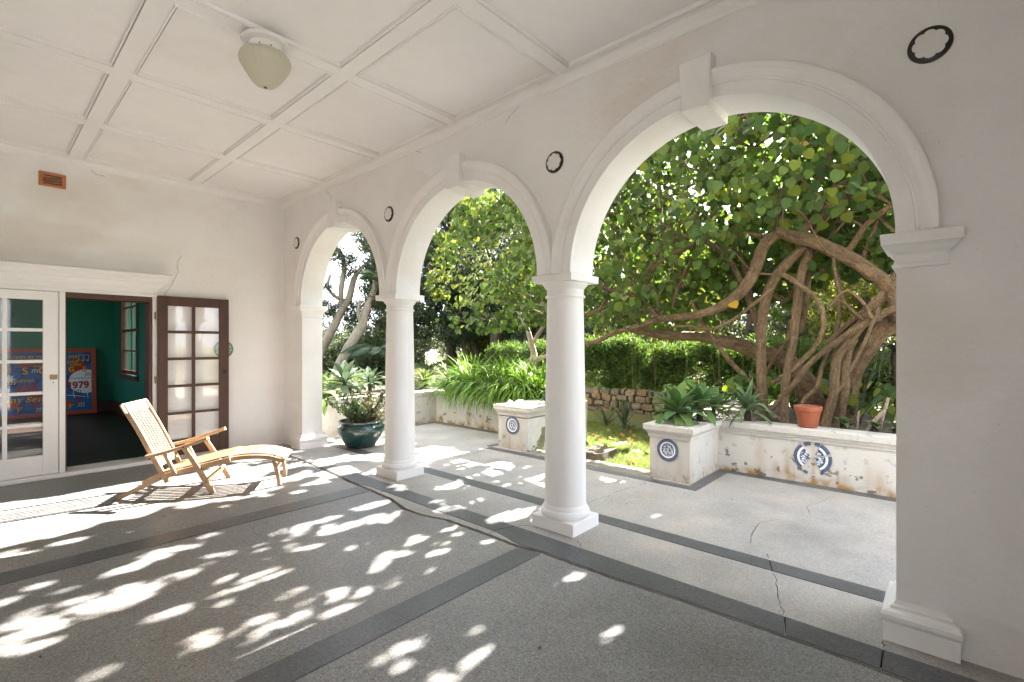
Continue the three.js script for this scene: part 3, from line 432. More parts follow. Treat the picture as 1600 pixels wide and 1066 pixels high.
// ---------------------------------------------------------------- ceiling light
{
  const l = thing('ceiling_light', 'frosted acorn shaped glass ceiling light on white round base', 'light', [1.36, 0, -3.53]);
  part('base', lathe([[0, 3.606], [0.150, 3.606], [0.152, 3.594], [0.146, 3.582], [0.132, 3.575], [0.110, 3.57], [0.102, 3.556], [0.1, 3.525], [0.108, 3.512], [0.09, 3.507], [0, 3.507]], 40), paintWhite, l);
  for (let k = 0; k < 9; k++) { const a = k / 9 * 6.283 + 0.2, s = new THREE.SphereGeometry(0.0045, 8, 6); s.translate(Math.cos(a) * 0.104, 3.54, Math.sin(a) * 0.104); part('screw', s, iron, l); }
  const sh = [[0.095, 3.522], [0.125, 3.518], [0.152, 3.503], [0.164, 3.482], [0.165, 3.462], [0.158, 3.440], [0.144, 3.415], [0.126, 3.385], [0.108, 3.355], [0.088, 3.328], [0.066, 3.306], [0.04, 3.294], [0.015, 3.290], [0.0, 3.290]];
  const g = lathe(sh, 96), p = g.attributes.position; for (let i = 0; i < p.count; i++) { const x = p.getX(i), z = p.getZ(i), a = Math.atan2(z, x), y = p.getY(i), k = 1 + 0.012 * Math.cos(a * 24) * sstep(3.295, 3.36, y) * sstep(3.515, 3.47, y); p.setX(i, x * k); p.setZ(i, z * k); } g.computeVertexNormals();
  part('glass_shade', toCreasedNormals(g, 0.9), phys({ color: lin(0.70, 0.68, 0.55), transmission: 0.35, thickness: 0, roughness: 0.85, clearcoat: 0.6, clearcoatRoughness: 0.25 }), l);
  part('finial', lathe([[0, 3.291], [0.012, 3.290], [0.011, 3.283], [0, 3.280]], 12), brass, l);
}
// ---------------------------------------------------------------- deck chair
{
  const teakTex = woodTex(91, [0.24, 0.14, 0.068], [0.48, 0.325, 0.19]);
  const teak = std({ map: scaled(teakTex, 4, 3), roughness: 0.55, bumpMap: scaled(teakTex, 4, 3), bumpScale: 0.0008 });
  const c = thing('deck_chair', 'slatted teak steamer deck chair with arms and leg rest', 'chair', [1.62, 0, -5.5], -32 * Math.PI / 180);
  const W = 0.55, sides = [[-0.028, 0], [-W, -W + 0.028]];
  for (const [a, b] of sides) {
    part('side_rail', bar([[-0.82, 0.012], [-0.66, 0.088], [-0.45, 0.19], [-0.2, 0.25], [0.15, 0.322]], 0.04, 0.058, a, b), teak, c);
    part('front_leg', bar([[-0.255, 0.475], [-0.17, 0.33], [-0.085, 0.165], [0.0, 0.0]], 0.042, 0.052, a + (a < -0.3 ? -0.03 : 0.03), b + (a < -0.3 ? -0.03 : 0.03)), teak, c);
    const o = a < -0.3 ? 0.032 : -0.032;
    part('back_stile', bar([[-0.415, 0.128], [-0.475, 0.25], [-0.56, 0.43], [-0.66, 0.65], [-0.79, 0.905]], 0.045, 0.045, a + o, b + o), teak, c);
    part('arm', bar([[-0.575, 0.405], [-0.42, 0.437], [-0.22, 0.497], [-0.04, 0.56]], 0.03, 0.034, a - 0.012 + (a < -0.3 ? -0.03 : 0.03), b + 0.022 + (a < -0.3 ? -0.04 : 0.03), 0.008), teak, c);
    part('arm_strut', bar([[-0.42, 0.42], [-0.375, 0.32], [-0.33, 0.22]], 0.034, 0.034, a + (a < -0.3 ? -0.03 : 0.03), b + (a < -0.3 ? -0.03 : 0.03)), teak, c);
    part('leg_rest_rail', bar([[0.1, 0.318], [0.28, 0.332], [0.47, 0.322], [0.64, 0.272]], 0.045, 0.04, a + o, b + o), teak, c);
    part('leg_rest_leg', bar([[0.525, 0.32], [0.56, 0.2], [0.58, 0.1], [0.592, 0.0]], 0.042, 0.036, a + o * 2.2, b + o * 2.2), teak, c);
  }
  // head rail with a rounded top, lower rail, slats
  const hr = bar([[-0.755, 0.825], [-0.80, 0.915]], 0.026, 0.026, -W + 0.005, -0.005, 0.01); part('head_rail', hr, teak, c);
  part('lower_back_rail', bar([[-0.488, 0.285], [-0.518, 0.35]], 0.02, 0.02, -W + 0.062, -0.062), teak, c);
  for (let k = 0; k < 7; k++) { const z = -0.082 - k * 0.0575; part('back_slat', bar([[-0.515, 0.345], [-0.57, 0.462], [-0.65, 0.64], [-0.757, 0.835]], 0.013, 0.013, z - 0.027, z, 0.002), teak, c); }
  for (let k = 0; k < 9; k++) { const z = -0.032 - k * 0.0552; part('seat_slat', bar([[-0.46, 0.234], [-0.2, 0.288], [0.13, 0.36]], 0.012, 0.012, z - 0.034, z, 0.002), teak, c); }
  for (let k = 0; k < 8; k++) { const z = -0.066 - k * 0.0535; part('leg_rest_slat', bar([[0.155, 0.352], [0.3, 0.364], [0.47, 0.352], [0.63, 0.302]], 0.012, 0.012, z - 0.035, z, 0.002), teak, c); }
  part('cross_rail', bar([[0.125, 0.335], [0.15, 0.34]], 0.03, 0.03, -W + 0.03, -0.03), teak, c); part('cross_rail', bar([[0.615, 0.285], [0.65, 0.272]], 0.03, 0.03, -W + 0.03, -0.03), teak, c);
  part('cross_rail', bar([[-0.068, 0.105], [-0.052, 0.155]], 0.022, 0.022, -W - 0.03, 0.03), teak, c); part('cross_rail', bar([[-0.44, 0.17], [-0.405, 0.185]], 0.026, 0.026, -W + 0.03, -0.03), teak, c); part('cross_rail', bar([[0.545, 0.16], [0.555, 0.2]], 0.018, 0.018, -W + 0.09, -0.09), teak, c);
  const bolt = new THREE.CylinderGeometry(0.007, 0.007, 0.006, 10); bolt.rotateX(Math.PI / 2);
  for (const [x, y] of [[-0.575, 0.41], [-0.25, 0.485], [-0.1, 0.26], [-0.45, 0.19], [-0.03, 0.55]]) { const b = part('bolt', bolt, iron, c); b.position.set(x, y, y > 0.4 ? 0.054 : 0.034); }
}
// ---------------------------------------------------------------- planters round the terrace
const rustTex = (seed, W, H, wm, hm, amt) => {   // old white paint with damp, rust runs and flaked spots; u along the wall, v upwards
  const a = makeNoise(seed), b = makeNoise(seed + 3), R = rng(seed), runs = []; for (let k = 0; k < wm * 7; k++) runs.push([R(), 0.25 + 0.65 * R(), (0.012 + 0.05 * R()) / wm, 0.25 + 0.75 * R()]);
  const fx = (n, du, dv, f, o) => (u, v) => { let s = 0, w = 0.5, t = 0; for (let i = 0; i < o; i++) { s += w * n(u + du, v + dv, Math.round(f * wm / hm) << i, f << i); t += w; w *= 0.5; } return s / t; };
  const fp = fx(a, 0, 0, 2, 5), fq = fx(b, 0, 0, 5, 5), fm = fx(b, 0.3, 0.2, 9, 4), ff = fx(a, 0.6, 0.1, 5, 4);
  return texture(W, H, (u, v) => {
    const p = fp(u, v), q = fq(u, v), f = a(u, v, 400, 120);
    let k = 0.56 * (0.92 + 0.18 * (p - 0.5) + 0.05 * f), s = 0;
    for (const [x, top, wd, st] of runs) { const du = Math.abs(u - x + 0.006 * (q - 0.5)); if (du < wd * 2.2 && v < top) s += st * Math.exp(-du * du / (wd * wd)) * (0.25 + 0.75 * q) * sstep(top, top * 0.5, v + 0.25 * (p - 0.5)); }
    const foot = sstep(0.16 + 0.24 * (fbm(b, u, 0.3, 32, 3) - 0.35), 0.0, v) * sstep(0.32, 0.7, q);   // algae and rust with a ragged edge at the foot
    s = clamp(s * 0.8 + foot * 1.1, 0, 1) * amt; const mould_ = sstep(0.655, 0.74, fm(u, v)) * (v < 0.4 ? 0.8 : 0.25), flake = sstep(0.735, 0.75, ff(u, v)) * 0.5;
    let c = [k, k * 0.95, k * 0.86]; const rust = [0.34, 0.20, 0.062];
    c = c.map((x, i) => lerp(x, rust[i], s)); c = c.map((x, i) => lerp(x, [0.10, 0.088, 0.055][i], mould_ * amt)); return c.map((x, i) => lerp(x, [0.36, 0.33, 0.29][i], flake * amt));
  });
};
const stained = (seed, wm, hm, amt, W = 1024, H = 256) => { const t = scaled(rustTex(seed, W, H, wm, hm, amt), 1 / wm, 1 / hm); return std({ map: t, roughness: 0.85, bumpMap: scaled(plasterBump, 1, 1), bumpScale: 0.005 }); };
const wallPaintR = stained(101, 3.5, 0.62, 1.0), wallPaintL = stained(111, 3.2, 0.62, 0.9), pedPaint = stained(121, 1.6, 0.62, 0.45, 512, 256);
const peelTex = texture(512, 512, (u, v) => { const p = fbm(n4, u, v, 5, 5), q = fbm(n3, u, v, 20, 4), m = sstep(0.47, 0.50, p + 0.06 * (q - 0.5)); const a = 0.58 + 0.12 * q, b = 0.14 + 0.12 * q; return [lerp(b * 0.98, a * 0.95, 1 - m), lerp(b, a * 0.97, 1 - m), lerp(b * 0.66, a * 0.92, 1 - m)]; });
const peelPaint = std({ map: scaled(peelTex, 0.9, 0.9), roughness: 0.9, bumpMap: scaled(peelTex, 0.9, 0.9), bumpScale: 0.004 });
const capMat = stained(131, 1.2, 0.3, 0.55, 512, 256);
// willow-blue plates
const plateTex = (() => { const cv = document.createElement('canvas'); cv.width = cv.height = 512; const c = cv.getContext('2d'), R = rng(77); const blue = '#48526a';
  c.fillStyle = '#e4e4e2'; c.fillRect(0, 0, 512, 512); c.fillStyle = blue; c.beginPath(); c.arc(256, 256, 250, 0, 7); c.fill();
  c.fillStyle = '#8b93a6'; for (let k = 0; k < 520; k++) { const a = R() * 6.283, r = 196 + R() * 48; c.fillRect(256 + Math.cos(a) * r, 256 + Math.sin(a) * r, 4, 4); }
  c.fillStyle = '#e4e4e2'; c.beginPath(); c.arc(256, 256, 182, 0, 7); c.fill(); c.fillStyle = blue; c.beginPath(); c.arc(256, 256, 150, 0, 7); c.fill();
  c.strokeStyle = '#dfe2e6'; c.lineCap = 'round'; for (let k = 0; k < 120; k++) { const a = R() * 6.283, r = Math.sqrt(R()) * 128, x = 256 + Math.cos(a) * r, y = 256 + Math.sin(a) * r, d = R() * 3.1; c.lineWidth = 3 + R() * 5; c.beginPath(); c.moveTo(x, y); c.quadraticCurveTo(x + 30 * Math.cos(d), y + 30 * Math.sin(d), x + 18 * Math.cos(d + 1.2), y + 18 * Math.sin(d + 1.2)); c.stroke(); }
  const t = new THREE.CanvasTexture(cv); t.colorSpace = THREE.SRGBColorSpace; return t; })();
const plateMat = std({ map: plateTex, roughness: 0.25 });
function plateGeo(r) { const g = lathe([[0, 0.001], [r * 0.58, 0.001], [r * 0.7, 0.006], [r * 0.97, 0.009], [r, 0.005], [r, -0.008]], 48), p = g.attributes.position, uv = g.attributes.uv; for (let i = 0; i < p.count; i++) uv.setXY(i, 0.5 - p.getZ(i) / (2.05 * r), 0.5 + p.getX(i) / (2.05 * r)); g.rotateZ(Math.PI / 2); return g; }
const CAP = [[0.455, 0.0], [0.462, 0.012], [0.50, 0.016], [0.515, 0.03], [0.54, 0.044], [0.545, 0.055], [0.60, 0.058], [0.606, 0.052]];
{
  const pr = thing('planter_wall', 'low white rust stained planter wall with the broken blue plate', 'wall');
  part('wall', box(6.0, 6.22, -0.05, 0.52, -2.44, 1.3), wallPaintR, pr);
  part('coping', mould(6.001, 6.20, -2.2, 1.3, [[0.45, 0.0], [0.455, 0.018], [0.485, 0.021], [0.49, 0.035], [0.52, 0.041], [0.525, 0.06], [0.585, 0.064], [0.59, 0.056]]), capMat, pr);
  // shards of a broken plate set in the plaster
  const shard = (r0, r1, a0, a1, dx = 0, dy = 0) => { const n = 8, pts = []; for (let i = 0; i <= n; i++) { const a = lerp(a0, a1, i / n); pts.push([Math.cos(a) * r1, Math.sin(a) * r1]); } if (r0 < 0.001 && a1 - a0 < 6) pts.push([0, 0]); if (r0 > 0.001) for (let i = n; i >= 0; i--) { const a = lerp(a0, a1, i / n); pts.push([Math.cos(a) * r0, Math.sin(a) * r0]); }
    const g = new THREE.ExtrudeGeometry(new THREE.Shape(pts.map(q => new THREE.Vector2(q[0] + dx, q[1] + dy))), { depth: 0.008, bevelEnabled: true, bevelSize: 0.002, bevelThickness: 0.002, bevelSegments: 1, bevelOffset: -0.002 }); const p = g.attributes.position, uv = g.attributes.uv; for (let i = 0; i < p.count; i++) uv.setXY(i, 0.5 + (p.getX(i) - dx * 1.0) / 0.37, 0.5 + (p.getY(i) - dy) / 0.37); g.rotateY(-Math.PI / 2); g.translate(5.997, 0.285, -1.06); part('plate_shard', g, plateMat, pr); };
  const D = Math.PI / 180;   // seen from the porch: shape x runs towards +z, to the right
  shard(0.045, 0.17, 20 * D, 62 * D, 0.0, 0.006); shard(0.135, 0.175, 66 * D, 84 * D, 0, 0); shard(0.135, 0.175, 98 * D, 122 * D, 0, 0); shard(0.0, 0.165, -62 * D, 14 * D, 0.008, -0.002); shard(0.0, 0.165, 128 * D, 232 * D, -0.016, 0.004); shard(0.15, 0.175, 238 * D, 252 * D, 0, -0.01); shard(0.15, 0.175, 296 * D, 308 * D, 0, -0.01); shard(0.0, 0.014, 0, 359 * D, 0, -0.19);
  const p1 = thing('planter_pedestal', 'square white planter pedestal with blue plate, right of the lawn opening', 'pedestal');
  part('body', box(5.12, 5.999, -0.05, 0.46, -2.50, -2.04), pedPaint, p1); part('coping', mould(5.12, 5.98, -2.50, -2.04, CAP), capMat, p1);
  const d1 = plateGeo(0.122); d1.translate(5.116, 0.335, -2.285); part('blue_plate', d1, plateMat, p1);
  const p2 = thing('planter_pedestal', 'square white planter pedestal with peeling side, left of the lawn opening', 'pedestal');
  part('body', box(5.14, 6.02, -0.05, 0.46, -4.88, -4.335), pedPaint, p2); part('coping', mould(5.14, 6.0, -4.88, -4.335, CAP.map(([y, o]) => [y + 0.015, o])), capMat, p2); part('peeled_render', box(5.142, 6.02, -0.04, 0.455, -4.336, -4.331), peelPaint, p2);
  const d2 = plateGeo(0.128); d2.translate(5.136, 0.345, -4.60); part('blue_plate', d2, plateMat, p2);
  const pl = thing('planter_wall', 'low white stained planter wall under the strappy green plants', 'wall');
  part('wall', box(6.03, 6.24, -0.05, 0.54, -7.62, -4.87), wallPaintL, pl); part('coping', mould(6.03, 6.22, -7.6, -4.94, [[0.5, 0.0], [0.508, 0.008], [0.535, 0.014], [0.54, 0.02], [0.585, 0.022], [0.59, 0.016]]), capMat, pl);
  const pe = thing('planter_wall', 'low white planter wall behind the teal glazed pot', 'wall');
  part('wall', box(3.445, 6.029, -0.05, 0.54, -7.62, -7.4), stained(141, 2.6, 0.62, 0.55), pe); part('coping', mould(3.5, 6.0, -7.6, -7.42, [[0.5, 0.02], [0.508, 0.028], [0.535, 0.03], [0.54, 0.038], [0.592, 0.038], [0.597, 0.03]]), capMat, pe);
  const st = thing('planter_wall', 'garden side retaining walls of the planters', 'wall'); part('wall', box(8.3, 8.48, -0.3, 0.50, -2.56, 1.3), kerbMat, st); part('wall', box(6.0, 8.299, -0.3, 0.58, -2.56, -2.452), kerbMat, st); part('wall', box(6.58, 6.66, -0.3, 0.58, -7.6, -4.34), kerbMat, st); part('wall', box(6.025, 6.579, -0.3, 0.58, -4.44, -4.34), kerbMat, st);
}
{ // earth in the planters
  const e = structure('planter_soil');
  const bed = (x0, x1, z0, z1, y, seed) => { const g = new THREE.PlaneGeometry(x1 - x0, z1 - z0, Math.ceil((x1 - x0) * 12), Math.ceil((z1 - z0) * 12)); g.rotateX(-Math.PI / 2); const p = g.attributes.position, n = makeNoise(seed); for (let i = 0; i < p.count; i++) p.setY(i, 0.07 * (fbm(n, p.getX(i) / 4 + 0.5, p.getZ(i) / 4 + 0.5, 8, 4) - 0.4)); g.translate((x0 + x1) / 2, y, (z0 + z1) / 2); g.computeVertexNormals(); part('soil_bed', uvm(g), soilMat, e); };
  bed(6.19, 8.32, -2.45, 1.3, 0.55, 1); bed(5.17, 6.25, -2.46, -2.08, 0.588, 2); bed(5.2, 6.1, -4.84, -4.38, 0.60, 3); bed(6.2, 6.6, -7.6, -4.4, 0.56, 4); bed(3.4, 6.66, -9.5, -7.55, 0.56, 5);
}
const MAIN=[[[6.55,0.47,-1.66,0.087],[6.59,0.63,-1.69,0.072],[6.63,1.43,-1.74,0.069],[6.67,1.98,-1.71,0.069],[6.72,2.3,-1.62,0.073],[6.76,2.55,-1.43,0.075],[6.8,2.7,-1.3,0.063]],
[[6.45,0.51,-1.46,0.084],[6.51,0.64,-1.46,0.062],[6.58,1.1,-1.44,0.058],[6.64,1.55,-1.38,0.058],[6.71,1.9,-1.36,0.059],[6.77,2.38,-1.32,0.059],[6.84,2.62,-1.26,0.055],[6.9,2.81,-1.25,0.047]],
[[6.9,1.64,-1.36,0.036],[6.9,1.89,-1.31,0.04],[6.9,2.59,-1.25,0.04],[6.9,2.9,-1.21,0.031]],
[[6.5,2.34,-1.46,0.035],[6.51,2.2,-1.29,0.038],[6.53,2.04,-1.13,0.033],[6.54,1.74,-1.05,0.033],[6.56,1.51,-1.12,0.034],[6.57,1.27,-1.3,0.034],[6.59,1.17,-1.39,0.031],[6.6,1.01,-1.61,0.032]],
[[6.5,0.7,-1.59,0.035],[6.54,0.99,-1.38,0.038],[6.58,1.27,-1.2,0.038],[6.62,1.53,-0.94,0.04],[6.67,1.7,-0.72,0.043],[6.71,1.85,-0.5,0.046],[6.75,1.91,-0.38,0.045]],
[[6.8,1.51,-1.06,0.038],[6.8,1.77,-0.81,0.045],[6.8,2.0,-0.58,0.047],[6.8,2.29,-0.39,0.049],[6.8,2.48,-0.19,0.048]],
[[6.55,0.51,-1.27,0.034],[6.61,0.82,-1.27,0.031],[6.66,0.99,-1.14,0.034],[6.72,1.23,-1.1,0.03],[6.78,1.43,-1.02,0.03],[6.83,1.69,-0.96,0.03],[6.89,2.02,-0.95,0.031],[6.94,2.29,-0.97,0.027],[7.0,2.58,-1.03,0.023]],
[[6.6,0.5,-1.05,0.082],[6.64,0.61,-1.04,0.063],[6.68,0.96,-0.97,0.06],[6.72,1.36,-0.95,0.06],[6.77,1.59,-0.81,0.063],[6.81,1.87,-0.64,0.065],[6.85,2.06,-0.5,0.058]],
[[6.75,0.47,-0.96,0.105],[6.79,0.6,-0.95,0.083],[6.83,0.96,-0.9,0.075],[6.87,1.36,-0.88,0.068],[6.91,1.64,-0.8,0.06],[6.95,1.86,-0.71,0.052]],
[[7.1,0.38,-0.97,0.196],[7.09,0.7,-0.93,0.164],[7.07,1.02,-0.88,0.139],[7.06,1.36,-0.76,0.133],[7.04,1.59,-0.63,0.139],[7.03,1.76,-0.47,0.147],[7.01,1.92,-0.35,0.137],[7.0,2.13,-0.28,0.122]],
[[6.9,1.77,-0.39,0.129],[6.86,1.99,-0.42,0.107],[6.81,2.2,-0.52,0.097],[6.77,2.37,-0.69,0.095],[6.73,2.56,-0.93,0.093],[6.69,2.72,-1.17,0.088],[6.64,2.82,-1.41,0.082],[6.6,2.89,-1.56,0.071]],
[[6.75,2.7,-1.34,0.055],[6.79,2.86,-1.32,0.063],[6.83,3.03,-1.17,0.058],[6.86,3.19,-1.01,0.054],[6.9,3.4,-0.99,0.046]],
[[6.85,2.66,-1.37,0.052],[6.87,2.91,-1.4,0.052],[6.89,3.12,-1.34,0.048],[6.91,3.3,-1.28,0.044],[6.94,3.6,-1.14,0.059],[6.96,4.01,-1.04,0.062],[6.98,4.37,-1.08,0.055],[7.0,4.88,-1.13,0.047]],
[[7.1,2.72,-1.12,0.056],[7.12,3.02,-0.97,0.059],[7.14,3.28,-0.89,0.047],[7.16,3.46,-0.76,0.039],[7.18,3.58,-0.52,0.034],[7.2,3.62,-0.32,0.03]],
[[6.8,2.52,-0.89,0.045],[6.76,2.63,-0.81,0.041],[6.72,2.82,-0.69,0.036],[6.68,2.93,-0.56,0.035],[6.64,3.01,-0.44,0.031],[6.6,3.07,-0.29,0.027]],
[[6.9,2.44,-0.74,0.034],[6.9,2.6,-0.69,0.03],[6.9,2.9,-0.58,0.029],[6.9,3.13,-0.42,0.029]],
[[6.65,2.87,-1.56,0.079],[6.61,2.74,-1.69,0.088],[6.56,2.29,-1.86,0.089],[6.52,2.03,-2.11,0.075],[6.47,1.92,-2.36,0.063],[6.43,1.87,-2.67,0.057],[6.38,1.85,-2.93,0.053],[6.33,1.77,-3.23,0.046],[6.29,1.65,-3.67,0.042],[6.25,1.53,-3.94,0.043],[6.2,1.51,-4.07,0.039]],
[[6.35,1.85,-2.87,0.044],[6.32,1.88,-2.94,0.053],[6.29,2.13,-3.25,0.05],[6.26,2.23,-3.53,0.046],[6.23,2.31,-3.7,0.038],[6.2,2.45,-4.01,0.024]],
[[6.95,1.74,-3.72,0.066],[6.98,1.72,-3.57,0.08],[7.01,1.64,-3.21,0.083],[7.03,1.61,-2.68,0.088],[7.06,1.5,-2.18,0.116],[7.09,1.4,-1.89,0.121],[7.12,1.29,-1.58,0.126],[7.14,1.07,-1.39,0.141],[7.17,0.79,-1.28,0.18],[7.2,0.4,-1.24,0.246]],
[[6.8,2.95,-2.52,0.045],[6.8,2.75,-2.64,0.036],[6.8,2.49,-2.79,0.037],[6.8,2.27,-2.9,0.032],[6.8,2.04,-2.97,0.028]],
[[6.6,2.94,-2.37,0.039],[6.57,2.84,-2.64,0.04],[6.53,2.77,-2.86,0.036],[6.5,2.66,-3.03,0.032],[6.47,2.52,-3.2,0.032],[6.43,2.37,-3.44,0.023],[6.4,2.33,-3.8,0.019]],
[[6.9,3.02,-2.65,0.046],[6.88,2.9,-2.45,0.045],[6.87,2.68,-2.22,0.044],[6.85,2.34,-2.04,0.039],[6.83,1.84,-1.86,0.038],[6.82,1.57,-1.81,0.037],[6.8,1.32,-1.77,0.033]],
[[6.7,2.85,-2.22,0.03],[6.7,2.94,-1.98,0.033],[6.7,2.86,-1.71,0.037],[6.7,2.87,-1.55,0.04]],
[[6.3,3.49,-3.79,0.019],[6.37,3.42,-3.64,0.028],[6.43,3.27,-3.35,0.033],[6.5,3.13,-3.2,0.032],[6.57,3.06,-2.85,0.031],[6.63,2.97,-2.62,0.031],[6.7,2.93,-2.48,0.035]],
[[6.7,2.11,-2.65,0.027],[6.7,1.83,-2.53,0.035],[6.7,1.54,-2.33,0.035],[6.7,1.25,-2.11,0.034],[6.7,0.95,-1.82,0.033],[6.7,0.79,-1.7,0.032]],
[[6.4,1.73,-2.84,0.018],[6.4,1.74,-2.59,0.022],[6.4,1.69,-2.29,0.025],[6.4,1.8,-2.02,0.024],[6.4,2.0,-1.75,0.024],[6.4,2.16,-1.56,0.019]],
[[7.1,3.13,-3.08,0.039],[7.1,2.91,-3.05,0.048],[7.1,2.59,-2.98,0.048],[7.1,2.34,-2.92,0.038]],
[[7.2,2.7,-3.46,0.03],[7.2,2.44,-3.59,0.036],[7.2,1.83,-3.69,0.036],[7.2,1.69,-3.73,0.036]],
[[6.4,2.44,-3.74,0.038],[6.35,2.24,-3.77,0.043],[6.3,2.03,-3.87,0.043],[6.25,1.92,-4.15,0.044],[6.2,1.83,-4.48,0.04]],
[[6.6,2.04,-3.17,0.028],[6.6,2.02,-3.29,0.033],[6.6,2.03,-3.69,0.034],[6.6,1.99,-4.1,0.03],[6.6,1.92,-4.45,0.026]],
[[6.9,2.97,-2.55,0.027],[6.9,3.06,-2.2,0.031],[6.9,3.26,-1.88,0.025],[6.9,3.45,-1.57,0.025],[6.9,3.62,-1.27,0.024]],
[[6.6,3.73,-2.82,0.022],[6.6,3.33,-2.57,0.026],[6.6,2.95,-2.43,0.03]],
[[6.4,4.15,-3.27,0.018],[6.5,4.2,-2.84,0.022],[6.6,4.36,-2.35,0.026],[6.7,4.46,-1.94,0.025],[6.8,4.47,-1.55,0.024],[6.9,4.28,-1.08,0.027]],
[[6.5,3.21,-3.64,0.019],[6.5,3.43,-3.27,0.023],[6.5,3.6,-2.75,0.022],[6.5,3.76,-2.23,0.021],[6.5,3.95,-1.8,0.02]],
[[6.6,1.93,-1.01,0.026],[6.6,2.1,-0.85,0.025],[6.6,1.98,-0.7,0.025],[6.6,1.77,-0.59,0.028],[6.6,1.78,-0.53,0.031]],
[[6.7,2.68,-0.99,0.022],[6.7,2.23,-0.95,0.022],[6.7,2.0,-0.88,0.022],[6.7,1.77,-0.7,0.022]],
[[6.4,0.98,-0.89,0.021],[6.4,1.24,-0.77,0.021],[6.4,1.56,-0.64,0.021],[6.4,1.89,-0.53,0.02]],
[[6.9,1.06,-1.78,0.025],[6.9,1.32,-1.65,0.029],[6.9,1.57,-1.5,0.033],[6.9,1.81,-1.46,0.032]],
[[7.1,2.25,-1.77,0.03],[7.1,2.07,-1.58,0.034],[7.1,2.31,-1.4,0.033],[7.1,2.44,-1.12,0.028]],
[[7.0,1.65,-1.84,0.038],[7.0,2.0,-1.94,0.039],[7.0,2.35,-2.01,0.035],[7.0,2.62,-2.06,0.035]]];
const LITB=[[[8.0,0.07,-6.96,0.098],[8.0,0.57,-6.85,0.084],[8.0,0.95,-6.7,0.076],[8.0,1.2,-6.56,0.075],[8.0,1.4,-6.59,0.062],[8.0,1.75,-6.7,0.055],[8.0,2.1,-6.9,0.049]],
[[8.0,1.17,-6.56,0.055],[7.93,1.23,-6.23,0.047],[7.87,1.37,-5.91,0.045],[7.8,1.54,-5.56,0.038]],
[[8.0,1.47,-6.63,0.041],[8.0,1.74,-6.42,0.041],[8.0,2.01,-6.18,0.033],[8.0,2.39,-5.95,0.026]],
[[8.0,2.03,-6.85,0.042],[8.05,2.47,-7.23,0.043],[8.1,2.95,-7.67,0.037],[8.15,3.6,-8.14,0.03],[8.2,4.26,-8.41,0.023]],
[[8.1,2.95,-7.67,0.037],[8.1,3.49,-7.27,0.029],[8.1,3.98,-6.71,0.028],[8.1,4.33,-6.36,0.02]],
[[7.4,1.96,-5.5,0.049],[7.4,2.22,-5.81,0.044],[7.4,2.39,-6.05,0.032],[7.4,2.57,-6.3,0.026]]];
const DARKB=[[[11.5,-0.42,-10.77,0.23],[11.5,0.41,-10.89,0.21],[11.5,1.04,-11.01,0.19],[11.5,1.67,-11.06,0.18],[11.5,2.2,-11.24,0.149],[11.5,2.77,-11.94,0.099],[11.5,3.04,-12.76,0.079]],
[[11.5,1.67,-11.06,0.127],[11.5,2.18,-10.6,0.104],[11.5,2.67,-10.05,0.081],[11.5,3.04,-9.53,0.049]],
[[12.5,0.04,-12.75,0.13],[12.5,0.74,-12.81,0.118],[12.5,1.45,-13.09,0.108],[12.5,1.93,-12.88,0.095],[12.5,2.41,-13.16,0.072]],
[[12.0,0.64,-12.8,0.104],[12.0,1.45,-13.17,0.094],[12.0,1.93,-13.6,0.084],[12.0,2.31,-14.41,0.074],[12.0,2.59,-15.39,0.064]],
[[12.0,1.45,-13.17,0.07],[12.0,2.15,-12.97,0.058],[12.0,2.65,-13.6,0.06],[12.0,3.04,-14.22,0.049]]];
const GUMA=[[[6.5,0.21,-12.5,0.166],[6.68,0.67,-12.5,0.15],[6.95,1.25,-12.5,0.143],[7.27,1.72,-12.5,0.128],[7.47,2.05,-12.5,0.129],[7.55,2.35,-12.5,0.111],[7.72,2.77,-12.5,0.103],[7.87,3.12,-12.5,0.094],[7.97,3.54,-12.5,0.076],[8.06,4.12,-12.5,0.057]],
[[7.47,2.05,-12.5,0.064],[7.35,2.38,-12.5,0.055],[7.39,2.75,-12.5,0.046]],
[[7.87,3.06,-12.5,0.056],[8.19,3.47,-12.5,0.048],[8.46,3.98,-12.5,0.039]]];
const GUMB=[[[6.85,0.89,-14.0,0.144],[7.01,1.36,-14.0,0.135],[7.2,1.69,-14.0,0.127],[7.46,2.15,-14.0,0.128],[7.66,2.56,-14.0,0.13],[7.92,2.97,-14.0,0.111],[8.05,3.49,-14.0,0.091],[8.23,3.82,-14.0,0.072],[8.57,4.17,-14.0,0.052]],
[[7.66,2.56,-14.0,0.09],[7.63,2.95,-14.0,0.08],[7.66,3.35,-14.0,0.08],[7.74,3.86,-14.0,0.08],[7.72,4.16,-14.0,0.07],[7.57,4.4,-14.0,0.06],[7.32,4.56,-14.0,0.049]],
[[7.61,2.89,-14.0,0.06],[7.36,3.03,-14.0,0.049],[7.2,3.25,-14.0,0.049],[7.28,3.61,-14.0,0.039]]];
